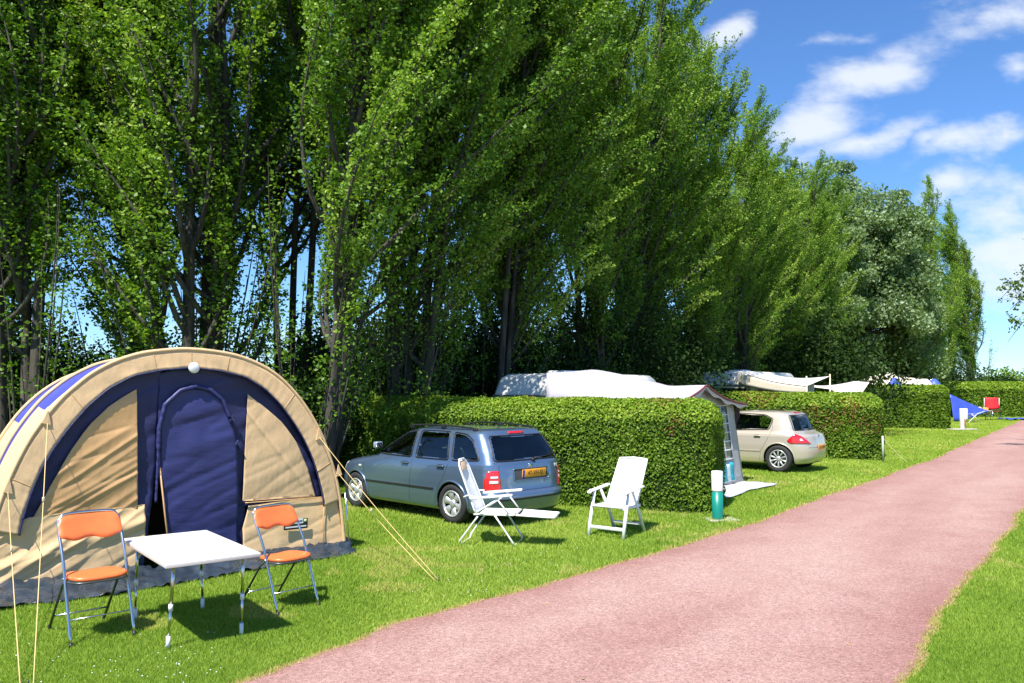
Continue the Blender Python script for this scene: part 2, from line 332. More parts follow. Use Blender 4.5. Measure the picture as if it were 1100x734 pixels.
M_blade = leaf_mat('grass_blades', [(0, (.16, .29, .03)), (.45, (.34, .46, .07)), (.75, (.52, .59, .14)), (.9, (.55, .48, .18)), (1, (.55, .40, .17))], trans=.35, rough=.6, spec=.15)
def vnoise(x, y, s, seed):
    r = np.random.default_rng(seed); T = r.random((64, 64)); x = x*s; y = y*s
    xi = np.floor(x).astype(int); yi = np.floor(y).astype(int); fx = x-xi; fy = y-yi; fx = fx*fx*(3-2*fx); fy = fy*fy*(3-2*fy)
    a = T[xi % 64, yi % 64]; b = T[(xi+1) % 64, yi % 64]; c = T[xi % 64, (yi+1) % 64]; d = T[(xi+1) % 64, (yi+1) % 64]
    return (a*(1-fx)+b*fx)*(1-fy) + (c*(1-fx)+d*fx)*fy
def grass(N, y0, y1, name='grass'):
    u = rng.random(N); Y = 1/(1/y0 - u*(1/y0-1/y1))               # density falls with distance
    X = (rng.random(N)*2-1)*(.70*Y+1.6)
    dl = xl(Y) - X; dr = X - xr(Y)
    d = np.maximum(dl, dr)                                          # distance outside the road
    keep = d > -.02 - .05*rng.random(N)**2
    keep &= ~((d < .07) & (rng.random(N) < .45))
    X, Y, d = X[keep], Y[keep], d[keep]; n = len(X)
    clump = vnoise(X, Y, 1.6, 3)*.5 + vnoise(X, Y, 5, 4)*.5
    k = np.clip(Y/7, .8, 5)
    h = (.014+.020*rng.random(n))*(.65+.7*clump)*np.clip(k, 1, 1.5); w = .0034*k*(.7+.6*rng.random(n))
    h *= np.where(d < .1, 1.1, 1)
    a = rng.random(n)*2*pi; lean = rng.random(n)*.9; b = rng.random(n)*2*pi
    dx, dy = np.cos(a)*w, np.sin(a)*w; lx, ly = np.cos(b)*lean*h, np.sin(b)*lean*h
    V = np.empty((n, 3, 3)); V[:, 0] = np.stack([X-dx, Y-dy, np.zeros(n)], 1); V[:, 1] = np.stack([X+dx, Y+dy, np.zeros(n)], 1); V[:, 2] = np.stack([X+lx, Y+ly, h], 1)
    big = vnoise(X, Y, .45, 9)*.6 + vnoise(X, Y, 1.3, 8)*.4
    t = np.clip(.10 + .75*big*rng.random(n)**.5 + .12*rng.normal(size=n), 0, .8)
    dry = vnoise(X+50, Y, .8, 12)*.5+vnoise(X, Y, 3., 13)*.5
    t = np.where((dry > .65) & (rng.random(n) < .5), .78+.15*rng.random(n), t)
    edge = (d < .02+.06*vnoise(X, Y, 4, 5)) & (rng.random(n) < .8)
    t = np.where(edge, .82 + .18*rng.random(n), t)
    tag(np_mesh(name, V.reshape(-1, 3), np.arange(3*n).reshape(-1, 3), M_blade, tint=np.repeat(t, 3)), 'short mown green lawn grass with dry tips along the road', 'grass', kind='stuff')
grass(1950000, 4.6, 70.)
# daisies and clover dots in the lawn
M_daisy = mat('clover_flower', (.80, .80, .74), .8)
fl = MB()
r_ = random.Random(5); cnt = 0
while cnt < 200:
    y = 1/(1/5.6-r_.random()*(1/5.6-1/30)); x = (r_.random()*2-1)*.64*y
    d = float(xl(np.array([y]))[0]) - x
    if d < .1 or (d > 1.3 and r_.random() < .88): continue
    if float(vnoise(np.array([x]), np.array([y]), .7, 33)[0]) < .45: continue
    s = .005+.005*r_.random(); q = r_.random()*3
    fl.box((x, y, .035+.01*r_.random()), (s, s, s*.7), rot=(.3*r_.random(), .3, q), bevel=s*.25, seg=1); cnt += 1
tag(fl.build('clover_flowers', M_daisy), 'tiny white clover flowers scattered in the lawn by the road', 'flowers', kind='stuff')
# a few fallen leaves and stones on the road
M_fleaf = mat('fallen_leaf', (.45, .33, .12), .7, var=.2)
fl = MB()
for i in range(60):
    y = 1/(1/5.6-r_.random()*(1/5.6-1/40)); a, b = float(xl(np.array([y]))[0]), float(xr(np.array([y]))[0]); x = a + (b-a)*r_.random()
    s = .008+.014*r_.random(); q = r_.random()*6; c, d = cos(q)*s, sin(q)*s
    fl.add([(x-c, y-d, .013), (x+d*.5, y-c*.5, .016), (x+c, y+d, .022), (x-d*.5, y+c*.5, .016)], [(0, 1, 2, 3)])
tag(fl.build('leaf_litter', M_fleaf), 'scattered dry leaf crumbs on the red road', 'leaf litter', kind='stuff')
# ------------------------------------------------------------------ vegetation
M_bark = mat('poplar_bark', (.080, .070, .055), .95, col2=(.028, .025, .02), vscale=9, bump=.9, bscale=18, stretch=(1, 1, .2))
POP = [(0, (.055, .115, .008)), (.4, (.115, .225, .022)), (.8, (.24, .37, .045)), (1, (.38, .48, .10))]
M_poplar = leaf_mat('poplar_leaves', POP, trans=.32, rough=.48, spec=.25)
M_silver = leaf_mat('silver_leaves', [(0, (.09, .15, .055)), (.5, (.19, .275, .13)), (1, (.33, .42, .24))], trans=.35)
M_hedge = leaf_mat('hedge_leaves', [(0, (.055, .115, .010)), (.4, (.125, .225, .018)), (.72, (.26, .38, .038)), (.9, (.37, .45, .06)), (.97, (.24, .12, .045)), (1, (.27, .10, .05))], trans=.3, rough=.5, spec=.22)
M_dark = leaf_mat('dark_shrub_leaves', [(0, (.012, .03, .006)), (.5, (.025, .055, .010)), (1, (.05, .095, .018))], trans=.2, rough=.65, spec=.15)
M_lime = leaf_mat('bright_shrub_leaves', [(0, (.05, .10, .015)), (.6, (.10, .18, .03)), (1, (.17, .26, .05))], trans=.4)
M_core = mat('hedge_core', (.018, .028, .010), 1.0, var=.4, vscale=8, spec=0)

def leaf_cards(P, size, D=None, seed=1, spread=1.0, up=.35):
    """folded diamond leaves at P; D: preferred normal"""
    r = np.random.default_rng(seed); n = len(P)
    N = r.normal(size=(n, 3))*spread
    if D is not None: N = N + D
    N[:, 2] += up
    N /= np.linalg.norm(N, axis=1)[:, None]
    A = r.normal(size=(n, 3)); A -= N*(A*N).sum(1)[:, None]; A /= np.linalg.norm(A, axis=1)[:, None]; B = np.cross(N, A)
    s = (size*(.6+.7*r.random(n)))[:, None]
    V = np.empty((n, 4, 3)); V[:, 0] = P - A*s*.5; V[:, 1] = P + B*s*.36 + N*s*.10; V[:, 2] = P + A*s*.55; V[:, 3] = P - B*s*.36 + N*s*.10
    return V.reshape(-1, 3), np.arange(4*n).reshape(-1, 4)
def tubes_np(paths, n=5):
    V = []; F = []; base = 0
    for pts, rs in paths:
        pts = np.asarray(pts); m = len(pts); T = np.gradient(pts, axis=0); T /= np.linalg.norm(T, axis=1)[:, None]+1e-9
        ref = np.array([1., .1, .05]); A = np.cross(T, ref); A /= np.linalg.norm(A, axis=1)[:, None]+1e-9; B = np.cross(T, A)
        q = np.arange(n)*2*pi/n
        ring = pts[:, None] + (A[:, None]*np.cos(q)[None, :, None] + B[:, None]*np.sin(q)[None, :, None])*np.asarray(rs)[:, None, None]
        V.append(ring.reshape(-1, 3)); i = np.arange(m-1)[:, None]*n; k = np.arange(n)[None]; k2 = (k+1) % n
        F.append((np.stack([i+k, i+k2, i+n+k2, i+n+k], -1)+base).reshape(-1, 4)); base += m*n
    return np.concatenate(V), np.concatenate(F)

def poplar(name, seed, H, stems, zb, wind=.52, nb=95, per=15, lpf=62, reach=1.0, leaf=.064, trunk_r=.2, basal=14):
    """upright poplar: several stems; steep limbs, each carrying one feathery wind-blown plume"""
    r = np.random.default_rng(seed); paths = []; LP = []; LT = []
    W = np.array([.92, .30, 0.])
    stem_list = []
    for k in range(stems):
        a = r.random()*2*pi; off = np.array([cos(a), sin(a), 0])*(.22 if stems > 1 else 0)
        hh = H*(1 - .14*k*r.random()); m = 16; t = np.linspace(0, 1, m)[:, None]
        wv = np.stack([np.sin(t[:, 0]*4+r.random()*6), np.cos(t[:, 0]*3.1+r.random()*6), t[:, 0]*0], 1)*.18*t
        pts = off*(1+3.2*t**.7) + np.array([0, 0, 1])*t*hh + wv + W*wind*1.1*t**2.2
        rr = (trunk_r*(1-.25*k/stems))*(1-t[:, 0])**.75+.012; rr[0] *= 1.25
        paths.append((pts, rr)); stem_list.append((pts, hh))
    for i in range(nb):
        pts, hh = stem_list[r.integers(stems)]
        z = zb/H + (1-zb/H)*((i+r.random())/nb)**1.05 * .985
        j = z*(len(pts)-1); j0 = min(int(j), len(pts)-2); p0 = pts[j0]*(1-(j-j0)) + pts[j0+1]*(j-j0)
        q = (z - zb/H)/(1-zb/H)
        prof = np.interp(q, [0, .12, .35, .6, .85, 1], [.95, 1.2, 1.4, 1.1, .55, .12])*reach
        rv = .45+1.0*r.random()
        az = i*2.39996 + r.normal()*.4; o = np.array([cos(az), sin(az), 0])
        Lb = (prof*(1.5+.9*r.random()) + .45)
        m = 9; t = np.linspace(0, 1, m)[:, None]
        pth = p0 + o*prof*rv*(t**.75) + np.array([0, 0, 1])*Lb*(t**1.15) + W*wind*prof*1.3*rv*(t**1.9) + r.normal(size=(1, 3))*.12*t
        r0 = .012+.028*prof*(1-.4*q)
        paths.append((pth, r0*(1-t[:, 0])**.8+.004)); bc = r.normal()*.12
        ns = max(4, int(per*(.45+.6*prof)))
        for s in range(ns):
            ts = .22+.80*((s+r.random())/ns)**.85; ts = min(ts, 1); jj = ts*(m-1); k0 = min(int(jj), m-2); q0 = pth[k0]*(1-(jj-k0))+pth[k0+1]*(jj-k0)
            T = pth[k0+1]-pth[k0]; T = T/np.linalg.norm(T)
            d = T*1.0 + r.normal(size=3)*.40 + np.array([0, 0, .25]) + W*wind*.5; d /= np.linalg.norm(d)
            ls = (.40+.55*r.random())*(.7+.4*prof)
            nl = int(lpf*(.5+r.random())); tt = r.random(nl)**.85
            base = q0 + d*tt[:, None]*ls + W*wind*.25*(tt[:, None]**2)*ls
            sg = .105*(1.1-tt*.8)
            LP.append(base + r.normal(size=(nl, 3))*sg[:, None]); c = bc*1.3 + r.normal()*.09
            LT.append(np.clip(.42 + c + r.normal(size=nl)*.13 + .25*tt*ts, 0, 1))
            if s % 2 == 0: paths.append((np.stack([q0, q0+d*ls*.5, q0+d*ls*.95+W*wind*.3*ls]), [.008, .005, .002]))
    for i in range(basal):                                              # thin suckers fanning up from the foot
        az = r.random()*2*pi; o = np.array([cos(az), sin(az), 0]); hh = 2.4+3.6*r.random(); m = 7; t = np.linspace(0, 1, m)[:, None]
        pth = o*.18 + o*(.25+.55*r.random())*hh*.42*t**.8 + np.array([0, 0, 1])*hh*t + W*.35*t**2 + r.normal(size=(1, 3))*.12*t
        paths.append((pth, .022*(1-t[:, 0])+.005))
        for s in range(6):
            ts = .35+.65*r.random(); k0 = int(ts*(m-1)*.999); q0 = pth[k0]+(pth[k0+1]-pth[k0])*(ts*(m-1)-k0); nl = 22
            d = o*.4+r.normal(size=3)*.5+np.array([0, 0, .7]); d /= np.linalg.norm(d); a = r.random(nl)
            LP.append(q0 + d*a[:, None]*.5 + r.normal(size=(nl, 3))*.10); LT.append(np.clip(.35+.15*r.normal(size=nl), 0, 1))
    P = np.concatenate(LP); T = np.concatenate(LT)
    root = empty('poplar_tree', (0, 0, 0))
    V, F = tubes_np(paths); np_mesh('trunk', V, F, M_bark, root, smooth=True)
    sz = leaf*(1+.35*r.random(len(P)))
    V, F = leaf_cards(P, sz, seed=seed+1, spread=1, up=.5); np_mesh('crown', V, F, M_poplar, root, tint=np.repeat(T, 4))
    return root, len(P)

protos = []
specs = [(11, 17.0, 3, 2.8, .125, 14), (12, 16.0, 4, 2.2, .13, 20), (13, 18.0, 4, 3.4, .095, 14), (14, 16.5, 5, 2.0, .12, 22), (15, 17.5, 3, 6.0, .085, 8)]
for k, (sd, H, st, zb, tr_, ba) in enumerate(specs):
    rt, nl = poplar('p', sd, H, st, zb, nb=105, per=15, reach=1.25, trunk_r=tr_, basal=ba); protos.append(rt); print('leaves', nl)
used = set()
def put_tree(k, x, y, s, rz, label, sx=1.0, tilt=0):
    o = protos[k] if k not in used else copy_tree(protos[k]); used.add(k)
    o.location = (x, y, 0); o.scale = (s*sx, s*sx, s); o.rotation_euler = (0, tilt, rz)
    tag(o, label, 'tree', 'tall poplars in the row behind the pitches'); o.name = 'poplar_tree'
    return o
R0 = np.array([-3.6, 15.1]); RDIR = np.array([.585, .811])
TREES = [  # kind, x, y, scale, rot, width, tilt, label
 (0, -3.62, 15.1, 1.0, -.3, 1.05, .02, 'tall poplar with thick pale forked trunk rising behind the right shoulder of the big tent'),
 (3, -6.55, 16.6, 1.05, 2.2, 1.15, .03, 'multi-stemmed poplar rising straight behind the top of the big tunnel tent'),
 (2, -8.9, 14.9, 1.0, 2.4, 1.1, .05, 'leaning poplar with dark trunk at the far left edge, behind the tent'),
 (1, -11.2, 15.5, .95, 1.2, 1.1, .08, 'poplar almost out of the frame at the left edge of the photo'),
 (1, -2.2, 17.0, .96, .2, 1.0, .02, 'poplar with low spreading stems just behind the left end of the first hedge'),
 (4, -5.3, 20.2, .95, 1.0, 1.2, .02, 'slim poplar of the second line, seen between the multi-stemmed and the forked poplar'),
 (4, -9.6, 20.0, .95, 3.0, 1.2, .02, 'slim poplar of the second line, high crown above the left half of the tent'),
 (4, -13.8, 19.5, .95, 5.0, 1.2, .02, 'slim poplar of the second line at the far left, half hidden by leaning trunks'),
]
names = ['poplar rising behind the blue estate car roof', 'poplar just left of the white caravan, stems hidden by the first hedge', 'poplar directly behind the rounded end of the nearest white caravan',
 'poplar behind the middle of the nearest caravan awning roof', 'poplar behind the ridge of the nearest caravan awning', 'poplar above the peak of the awning with the window panel',
 'poplar whose foot is just left of the second caravan', 'poplar standing behind the second caravan with the roof vent', 'poplar behind the white canopy of the second caravan',
 'poplar just right of the second caravan canopy pole', 'poplar left of the distant beige tent, in full sun', 'poplar behind the left slope of the distant beige tent',
 'poplar beside the silvery round tree, on its left', 'poplar in front of the left part of the silvery round tree', 'poplar at the foot of the silvery round tree, above the beige tent']
ss = [4.9, 7.2, 9.6, 12.2, 14.8, 17.4, 20.2, 23.2, 26.4, 29.6, 33, 36.5, 40.2, 44, 48]
hh = [1.0, .97, 1.0, .96, .90, .82, .78, .80, .76, .76, .80, .84, .84, .82, .80]
for i, (s, h, nm) in enumerate(zip(ss, hh, names)):
    x, y = R0 + RDIR*s
    if s > 30: k_ = (s-28)/20; x -= 3.0*k_; y += 2.4*k_
    TREES.append(((i*3+1) % 4 if i % 2 else (i+2) % 4, x + random.Random(i).uniform(-.3, .3), y, h*(1 if i else .95)*16.8/specs[(i*3+1) % 4 if i % 2 else (i+2) % 4][1], i*2.1, 1.08 if i > 4 else 1.0, .02, nm))
TREES += [(3, 33.4, 66.0, 1.14, 1.0, .95, .0, 'dark pointed poplar showing above the right shoulder of the silvery tree'),
          (0, 42.0, 74.0, 1.08, 2.0, 1.2, .0, 'last poplar of the row, standing alone against the sky at the right'),
          (1, 37.5, 70.0, .52, 2.6, 1.2, .0, 'lower poplar filling the gap left of the last poplar'),
          (3, 27.8, 56.5, .8, .6, 1.3, .0, 'broad lower poplar beneath the right side of the silvery tree')]
for (k, x, y, s, rz, sx, tilt, lab) in TREES: put_tree(k, x, y, s, rz, lab, sx, tilt)

def round_tree(name, loc, H, Rr, zc, n, leafmat, label, cat='tree', seed=3, leaf=.12, clumps=60, trunk_r=.3, sq=1.0, group=None, trunk=True, per_sig=.5):
    r = np.random.default_rng(seed); root = empty(name, loc, 0, label, cat, group); paths = []; LP = []; LT = []
    base = np.array([0, 0, 0.]); top = np.array([.3, .2, H*.7])
    t = np.linspace(0, 1, 8)[:, None]; tp = base+(top-base)*t + np.stack([np.sin(t[:, 0]*5), np.cos(t[:, 0]*4)-1, 0*t[:, 0]], 1)*.15*Rr/4
    if trunk: paths.append((tp, trunk_r*(1-t[:, 0])**.7+.02))
    for i in range(clumps):
        d = r.normal(size=3); d /= np.linalg.norm(d); d[2] = abs(d[2])*1.0 - .9*r.random()
        rad = Rr*(.45+.55*r.random()**.5)
        c = np.array([0, 0, zc]) + d*rad*np.array([1, 1, sq*(H-zc)/Rr])
        c[2] = min(max(c[2], .3), H)
        if trunk:
            p0 = tp[min(7, int(2+5*r.random()))]; mid = (p0+c)/2 + np.array([0, 0, -.1*Rr*r.random()])
            paths.append((np.stack([p0, mid, c]), [trunk_r*.3, trunk_r*.15, .01]))
        m = int(n/clumps); sg = per_sig*Rr/4*(.7+.6*r.random())
        q = r.normal(size=(m, 3)); q /= np.linalg.norm(q, axis=1)[:, None]; q *= (r.random(m)**.45*sg*1.9)[:, None]
        q[:, 2] *= .75
        LP.append(c+q); LT.append(np.clip(.45+r.normal()*.15+.16*r.normal(size=m), 0, 1))
    P = np.concatenate(LP); P[:, 2] = np.maximum(P[:, 2], .05)
    if paths: V, F = tubes_np(paths); np_mesh('trunk', V, F, M_bark, root, smooth=True)
    V, F = leaf_cards(P, leaf, seed=seed+5, up=.5); np_mesh('crown', V, F, leafmat, root, tint=np.repeat(np.concatenate(LT), 4))
    return root
round_tree('silver_willow', (22.6, 54.0, 0), 18.6, 4.9, 9.0, 130000, M_silver, 'silvery grey-green tree with rounded crown near the far end of the row', seed=21, leaf=.20, clumps=300, per_sig=.46, sq=.9)
round_tree('silver_willow', (18.2, 50.0, 0), 17.6, 3.3, 10.0, 60000, M_silver, 'smaller silvery tree hugging the left side of the large silvery crown', seed=24, leaf=.20, clumps=180, per_sig=.46, sq=.9)
# dark undergrowth behind the row: each bush its own thing
U = [(-12.5, 22.5, 3.2, 2.6, 'dark'), (-5.0, 23.0, 3.4, 2.0, 'lime'), (-8.2, 21.5, 3.3, 2.4, 'lime'), (-2.6, 20.5, 4.2, 2.6, 'dark'), (-.2, 22.5, 5.0, 3.0, 'dark'), (2.6, 25.0, 5.2, 3.0, 'dark'), (4.6, 30.5, 5.4, 2.6, 'dark'), (9.3, 36., 5.8, 3.0, 'dark'), (13., 39., 6., 4, 'dark'), (15.5, 51., 6., 3.6, 'dark'), (24.5, 60, 6.5, 4.2, 'dark'), (31, 66, 6.5, 5, 'dark'), (-4.2, 17.6, 2.3, 1.5, 'dark'), (-13.5, 20, 4, 3, 'dark')]
where = ['behind the far left trunks', 'sunlit, seen past the tent top left of the forked trunk', 'low and sunlit just above the left part of the tent', 'right behind the forked trunk', 'behind the blue estate car', 'behind the nearest caravan',
 'behind the awning peak', 'behind the second caravan', 'behind the second caravan canopy', 'left of the distant beige tent', 'behind the distant beige tent', 'at the far end of the tree row', 'low, between the tent and the first hedge', 'off at the far left']
for i, ((x, y, h, rr, kd), w) in enumerate(zip(U, where)):
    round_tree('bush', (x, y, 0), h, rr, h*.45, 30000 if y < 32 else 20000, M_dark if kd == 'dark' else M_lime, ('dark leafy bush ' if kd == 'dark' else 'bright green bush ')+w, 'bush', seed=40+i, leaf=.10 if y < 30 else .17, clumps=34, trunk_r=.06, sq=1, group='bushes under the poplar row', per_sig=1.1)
# far bushes at the right on the horizon
for i, (x, y, h, rr, w) in enumerate([(58, 92, 4.0, 5, 'on the horizon behind the far hedge, left one'), (67, 96, 4.4, 6, 'on the horizon behind the far hedge, at the right edge'), (50.5, 86, 3.4, 4, 'small, in the corner between last poplar and far hedge'), (76, 98, 4.6, 6, 'just outside the right edge of the photo')]):
    round_tree('bush', (x, y, 0), h, rr, h*.4, 12000, M_dark if i else M_hedge, 'dark bush '+w, 'bush', seed=70+i, leaf=.3, clumps=50, trunk_r=.08, group='bushes on the horizon', per_sig=.8)

# ------------------------------------------------------------------ clipped hedges
def hedge(path, th, h1, h2, label, nleaf, leaf, seed, red=.0, red_at=()):
    """path: centre-front line points (x, y); vertical faces to h1, bevelled shoulders up to h2"""
    path = [np.array(p, float) for p in path]; o0 = path[0]
    root = empty('hedge', (o0[0], o0[1], 0), 0, label, 'hedge', 'clipped hedges between the pitches')
    # resample
    seg = [np.linalg.norm(path[i+1]-path[i]) for i in range(len(path)-1)]; Ltot = sum(seg); m = 24
    S = np.linspace(0, Ltot, m); cum = np.concatenate([[0], np.cumsum(seg)])
    C = np.stack([np.interp(S, cum, [p[0] for p in path]), np.interp(S, cum, [p[1] for p in path])], 1)
    T = np.gradient(C, axis=0); T /= np.linalg.norm(T, axis=1)[:, None]
    Nb = np.stack([T[:, 1], -T[:, 0]], 1)                             # towards the back
    if Nb[:, 1].mean() < 0: Nb = -Nb
    sh = min(.42, th*.32)
    prof = [(0, 0), (0.0, h1*.5), (0.0, h1), (sh*.35, h1+(h2-h1)*.62), (sh, h2), (th*.5, h2+.02), (th-sh, h2), (th-sh*.35, h1+(h2-h1)*.62), (th, h1), (th, 0)]
    def surf(s, v):
        """s arc metres, v 0..1 along profile"""
        x = np.interp(s, S, C[:, 0]); y = np.interp(s, S, C[:, 1]); nx = np.interp(s, S, Nb[:, 0]); ny = np.interp(s, S, Nb[:, 1])
        e = np.minimum(s, Ltot-s); k = np.clip(e/sh, 0, 1); k = np.sqrt(np.clip(1-(1-k)**2, 0, 1))      # ends drop like the shoulders
        pd = np.array(prof); dl = np.concatenate([[0], np.cumsum(np.linalg.norm(np.diff(pd, axis=0), axis=1))]); dl /= dl[-1]
        d = np.interp(v, dl, pd[:, 0]); z = np.interp(v, dl, pd[:, 1])
        zt = h1 + (h2-h1)*k; z = np.minimum(z, zt)
        d = d + (th/2-d)*(1-k)*.12
        return x+nx*d-o0[0], y+ny*d-o0[1], z
    r = np.random.default_rng(seed)
    vv = np.linspace(0, 1, 26); P = []
    for s in np.linspace(0.05, Ltot-.05, 40):
        X, Y, Z = surf(np.full(26, s), vv); P.append([(a, b, max(c-.05, 0)) for a, b, c in zip(X, Y, Z)])
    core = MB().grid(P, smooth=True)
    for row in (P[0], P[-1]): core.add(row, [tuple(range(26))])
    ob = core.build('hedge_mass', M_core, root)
    # leaves on the shell
    nS = int(nleaf*.86); s = r.random(nS)*Ltot; v = r.random(nS); v = np.where(v > .72, r.random(nS)*.72, v)
    X, Y, Z = surf(s, v); X2, Y2, Z2 = surf(s, np.clip(v+.01, 0, 1)); X3, Y3, Z3 = surf(np.clip(s+.02, 0, Ltot), v)
    P0 = np.stack([X, Y, Z], 1); n = np.cross(np.stack([X3-X, Y3-Y, Z3-Z], 1), np.stack([X2-X, Y2-Y, Z2-Z], 1)); n /= np.linalg.norm(n, axis=1)[:, None]+1e-9
    cen = np.array([np.interp(s, S, C[:, 0])+np.interp(s, S, Nb[:, 0])*th/2-o0[0], np.interp(s, S, C[:, 1])+np.interp(s, S, Nb[:, 1])*th/2-o0[1], np.full(nS, h1*.5)]).T
    sg = np.sign(((P0-cen)*n).sum(1)); n *= np.where(sg == 0, 1, sg)[:, None]
    # end caps
    nE = nleaf-nS; ends = []; en = []
    for side in (0, 1):
        k = nE//2; d = r.random(k)*th; z = r.random(k)*h1*1.02; s0 = 0.0 if side == 0 else Ltot
        i = 0 if side == 0 else -1
        ends.append(np.stack([C[i, 0]+Nb[i, 0]*d-o0[0], C[i, 1]+Nb[i, 1]*d-o0[1], z], 1)); en.append(np.tile(np.array([T[i, 0], T[i, 1], 0])*(-1 if side == 0 else 1), (k, 1)))
    P0 = np.concatenate([P0]+ends); n = np.concatenate([n]+en)
    lump = vnoise(P0[:, 0]+P0[:, 2]*.7+20, P0[:, 1]+P0[:, 2], 2.3, seed)*.6 + vnoise(P0[:, 0]*1.3-P0[:, 2]+30, P0[:, 1]+P0[:, 2]*1.7, 6, seed+1)*.4
    P0 = P0 + n*((r.random(len(P0))**1.5)*(-.09) + .03 + (lump-.5)*.07)[:, None] + r.normal(size=P0.shape)*.012
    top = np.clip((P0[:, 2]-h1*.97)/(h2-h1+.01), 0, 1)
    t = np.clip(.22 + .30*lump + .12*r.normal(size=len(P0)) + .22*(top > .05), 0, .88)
    for (cx, cy, cz, rad) in red_at:
        dd = np.sqrt((P0[:, 0]-cx)**2+(P0[:, 1]-cy)**2+(P0[:, 2]-cz)**2)
        t = np.where((dd < rad*(.5+lump)) & (r.random(len(t)) < .27), .95+.05*r.random(len(t)), t)
    t = np.where((r.random(len(t)) < red), .95, t)
    P0[:, 2] = np.maximum(P0[:, 2], .02)
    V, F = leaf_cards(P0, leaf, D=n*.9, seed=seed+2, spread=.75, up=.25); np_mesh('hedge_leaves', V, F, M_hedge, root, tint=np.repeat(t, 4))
    return root
hedge([(3.19, 13.2), (.3, 14.42), (-1.3, 15.3), (-3.6, 17.4)], 1.15, 1.50, 1.80, 'clipped hedge behind the blue estate car, nearest to the camera', 160000, .047, 5, red=.004,
      red_at=[(-.55, .75, 1.75, .35), (-2.3, 1.6, 1.75, .25), (-2.9, 1.9, 1.75, .2), (-.5, .25, 1.4, .22)])
hedge([(10.3, 23.1), (6.2, 25.3), (1.9, 27.6)], 1.3, 1.52, 1.86, 'clipped hedge behind the beige hatchback, with brown patches', 105000, .068, 6, red=.012,
      red_at=[(-1.3, .8, 1.1, .45), (-.1, .2, 1.0, .35), (-2.6, 1.9, 1.8, .6), (-.5, .6, 1.3, .4)])
hedge([(21.9, 41.2), (17.0, 43.5), (11.0, 46.5)], 1.7, 1.86, 2.16, 'clipped hedge in the middle distance left of the blue tarp', 70000, .115, 7)
hedge([(46., 62.), (36.5, 59.3), (26.5, 58.6)], 2.2, 2.0, 2.45, 'far hedge behind the red chair and blue groundsheet', 52000, .19, 8)
hedge([(31.5, 64.5), (25.5, 66.0)], 2.0, 2.5, 2.85, 'farthest hedge, its pale top showing above the far hedge', 18000, .22, 9)

# tree whose branch tips hang into the right edge; its trunk stands beyond the frame
def apple():
    root = empty('apple_tree', (19.6, 25.4, 0), 0, 'tree reaching in from the right edge with thin drooping leafy branches', 'tree')
    r = np.random.default_rng(91); paths = []; LP = []; LT = []
    t = np.linspace(0, 1, 6)[:, None]; tp = np.array([0, 0, 1])*t*2.6 + np.array([.2, 0, 0])*t**2; paths.append((tp, .2-.06*t[:, 0]))
    for i in range(34):
        az = pi + .02*i*0 + (i-17)*.36; o = np.array([cos(az), sin(az), 0]); Lr = 3.4+1.5*r.random(); hz = 1.0+3.6*r.random()
        tt = np.linspace(0, 1, 10)[:, None]; pth = tp[-1] + o*Lr*tt + np.array([0, 0, 1])*(hz*np.sin(tt*2.0)) + np.array([0, 0, -1])*.9*tt**3 + r.normal(size=(1, 3))*.3*tt
        paths.append((pth, .06*(1-tt[:, 0])+.006))
        for s in range(20):
            ts = .25+.75*r.random(); k = int(ts*9); q0 = pth[min(k, 9)]; d = o*.5+r.normal(size=3)*.8; d[2] -= .3; d /= np.linalg.norm(d); ls = .35+.5*r.random()
            paths.append((np.stack([q0, q0+d*ls*.5+np.array([0, 0, .04]), q0+d*ls]), [.008, .005, .003]))
            nl = 26; a = r.random(nl); LP.append(q0+d*a[:, None]*ls+r.normal(size=(nl, 3))*.06); LT.append(np.clip(.5+.2*r.normal(size=nl), 0, 1))
    V, F = tubes_np(paths); np_mesh('trunk', V, F, M_bark, root, smooth=True)
    V, F = leaf_cards(np.concatenate(LP), .105, seed=92); np_mesh('crown', V, F, M_lime, root, tint=np.repeat(np.concatenate(LT), 4))
apple()
from mathutils import noise as mnoise
# ------------------------------------------------------------------ big tunnel tent (local x along its front, y towards its back)
TENT_C = (-3.57, 9.11); TENT_RZ = atan2(.617, .787)
tent = empty('tunnel_tent', (*TENT_C, 0), TENT_RZ, 'large beige and navy tunnel tent with an arched front at the left of the photo', 'tent')
def w2t(x, y, z):
    c, s = cos(TENT_RZ), sin(TENT_RZ); dx, dy = x-TENT_C[0], y-TENT_C[1]; return (dx*c+dy*s, -dx*s+dy*c, z)
OUT = np.array([(0, 2.43), (.35, 2.40), (.65, 2.335), (.92, 2.2), (1.14, 2.025), (1.31, 1.84), (1.46, 1.62), (1.58, 1.40), (1.68, 1.15), (1.765, .9), (1.84, .54), (1.90, 0)])
INN = np.array([(0, 2.235), (.31, 2.205), (.6, 2.14), (.84, 2.0), (1.03, 1.82), (1.2, 1.6), (1.33, 1.40), (1.44, 1.18), (1.52, .95), (1.59, .67), (1.62, .4), (1.64, 0)])
def arch(tab, n, t0=0., t1=1.):
    """right half top->foot mirrored to a full arch, sampled evenly"""
    full = np.concatenate([tab[::-1]*[-1, 1], tab[1:]]); 
    # smooth
    d = np.concatenate([[0], np.cumsum(np.linalg.norm(np.diff(full, axis=0), axis=1))]); t = np.linspace(d[-1]*t0, d[-1]*t1, n)
    x = np.interp(t, d, full[:, 0]); z = np.interp(t, d, full[:, 1])
    if n > 20:
        k = np.ones(5)/5; xs = np.convolve(np.pad(x, 2, mode='edge'), k, 'valid'); zs = np.convolve(np.pad(z, 2, mode='edge'), k, 'valid')
        xs[:2], zs[:2], xs[-2:], zs[-2:] = x[:2], z[:2], x[-2:], z[-2:]; x, z = xs, zs
    return x, z
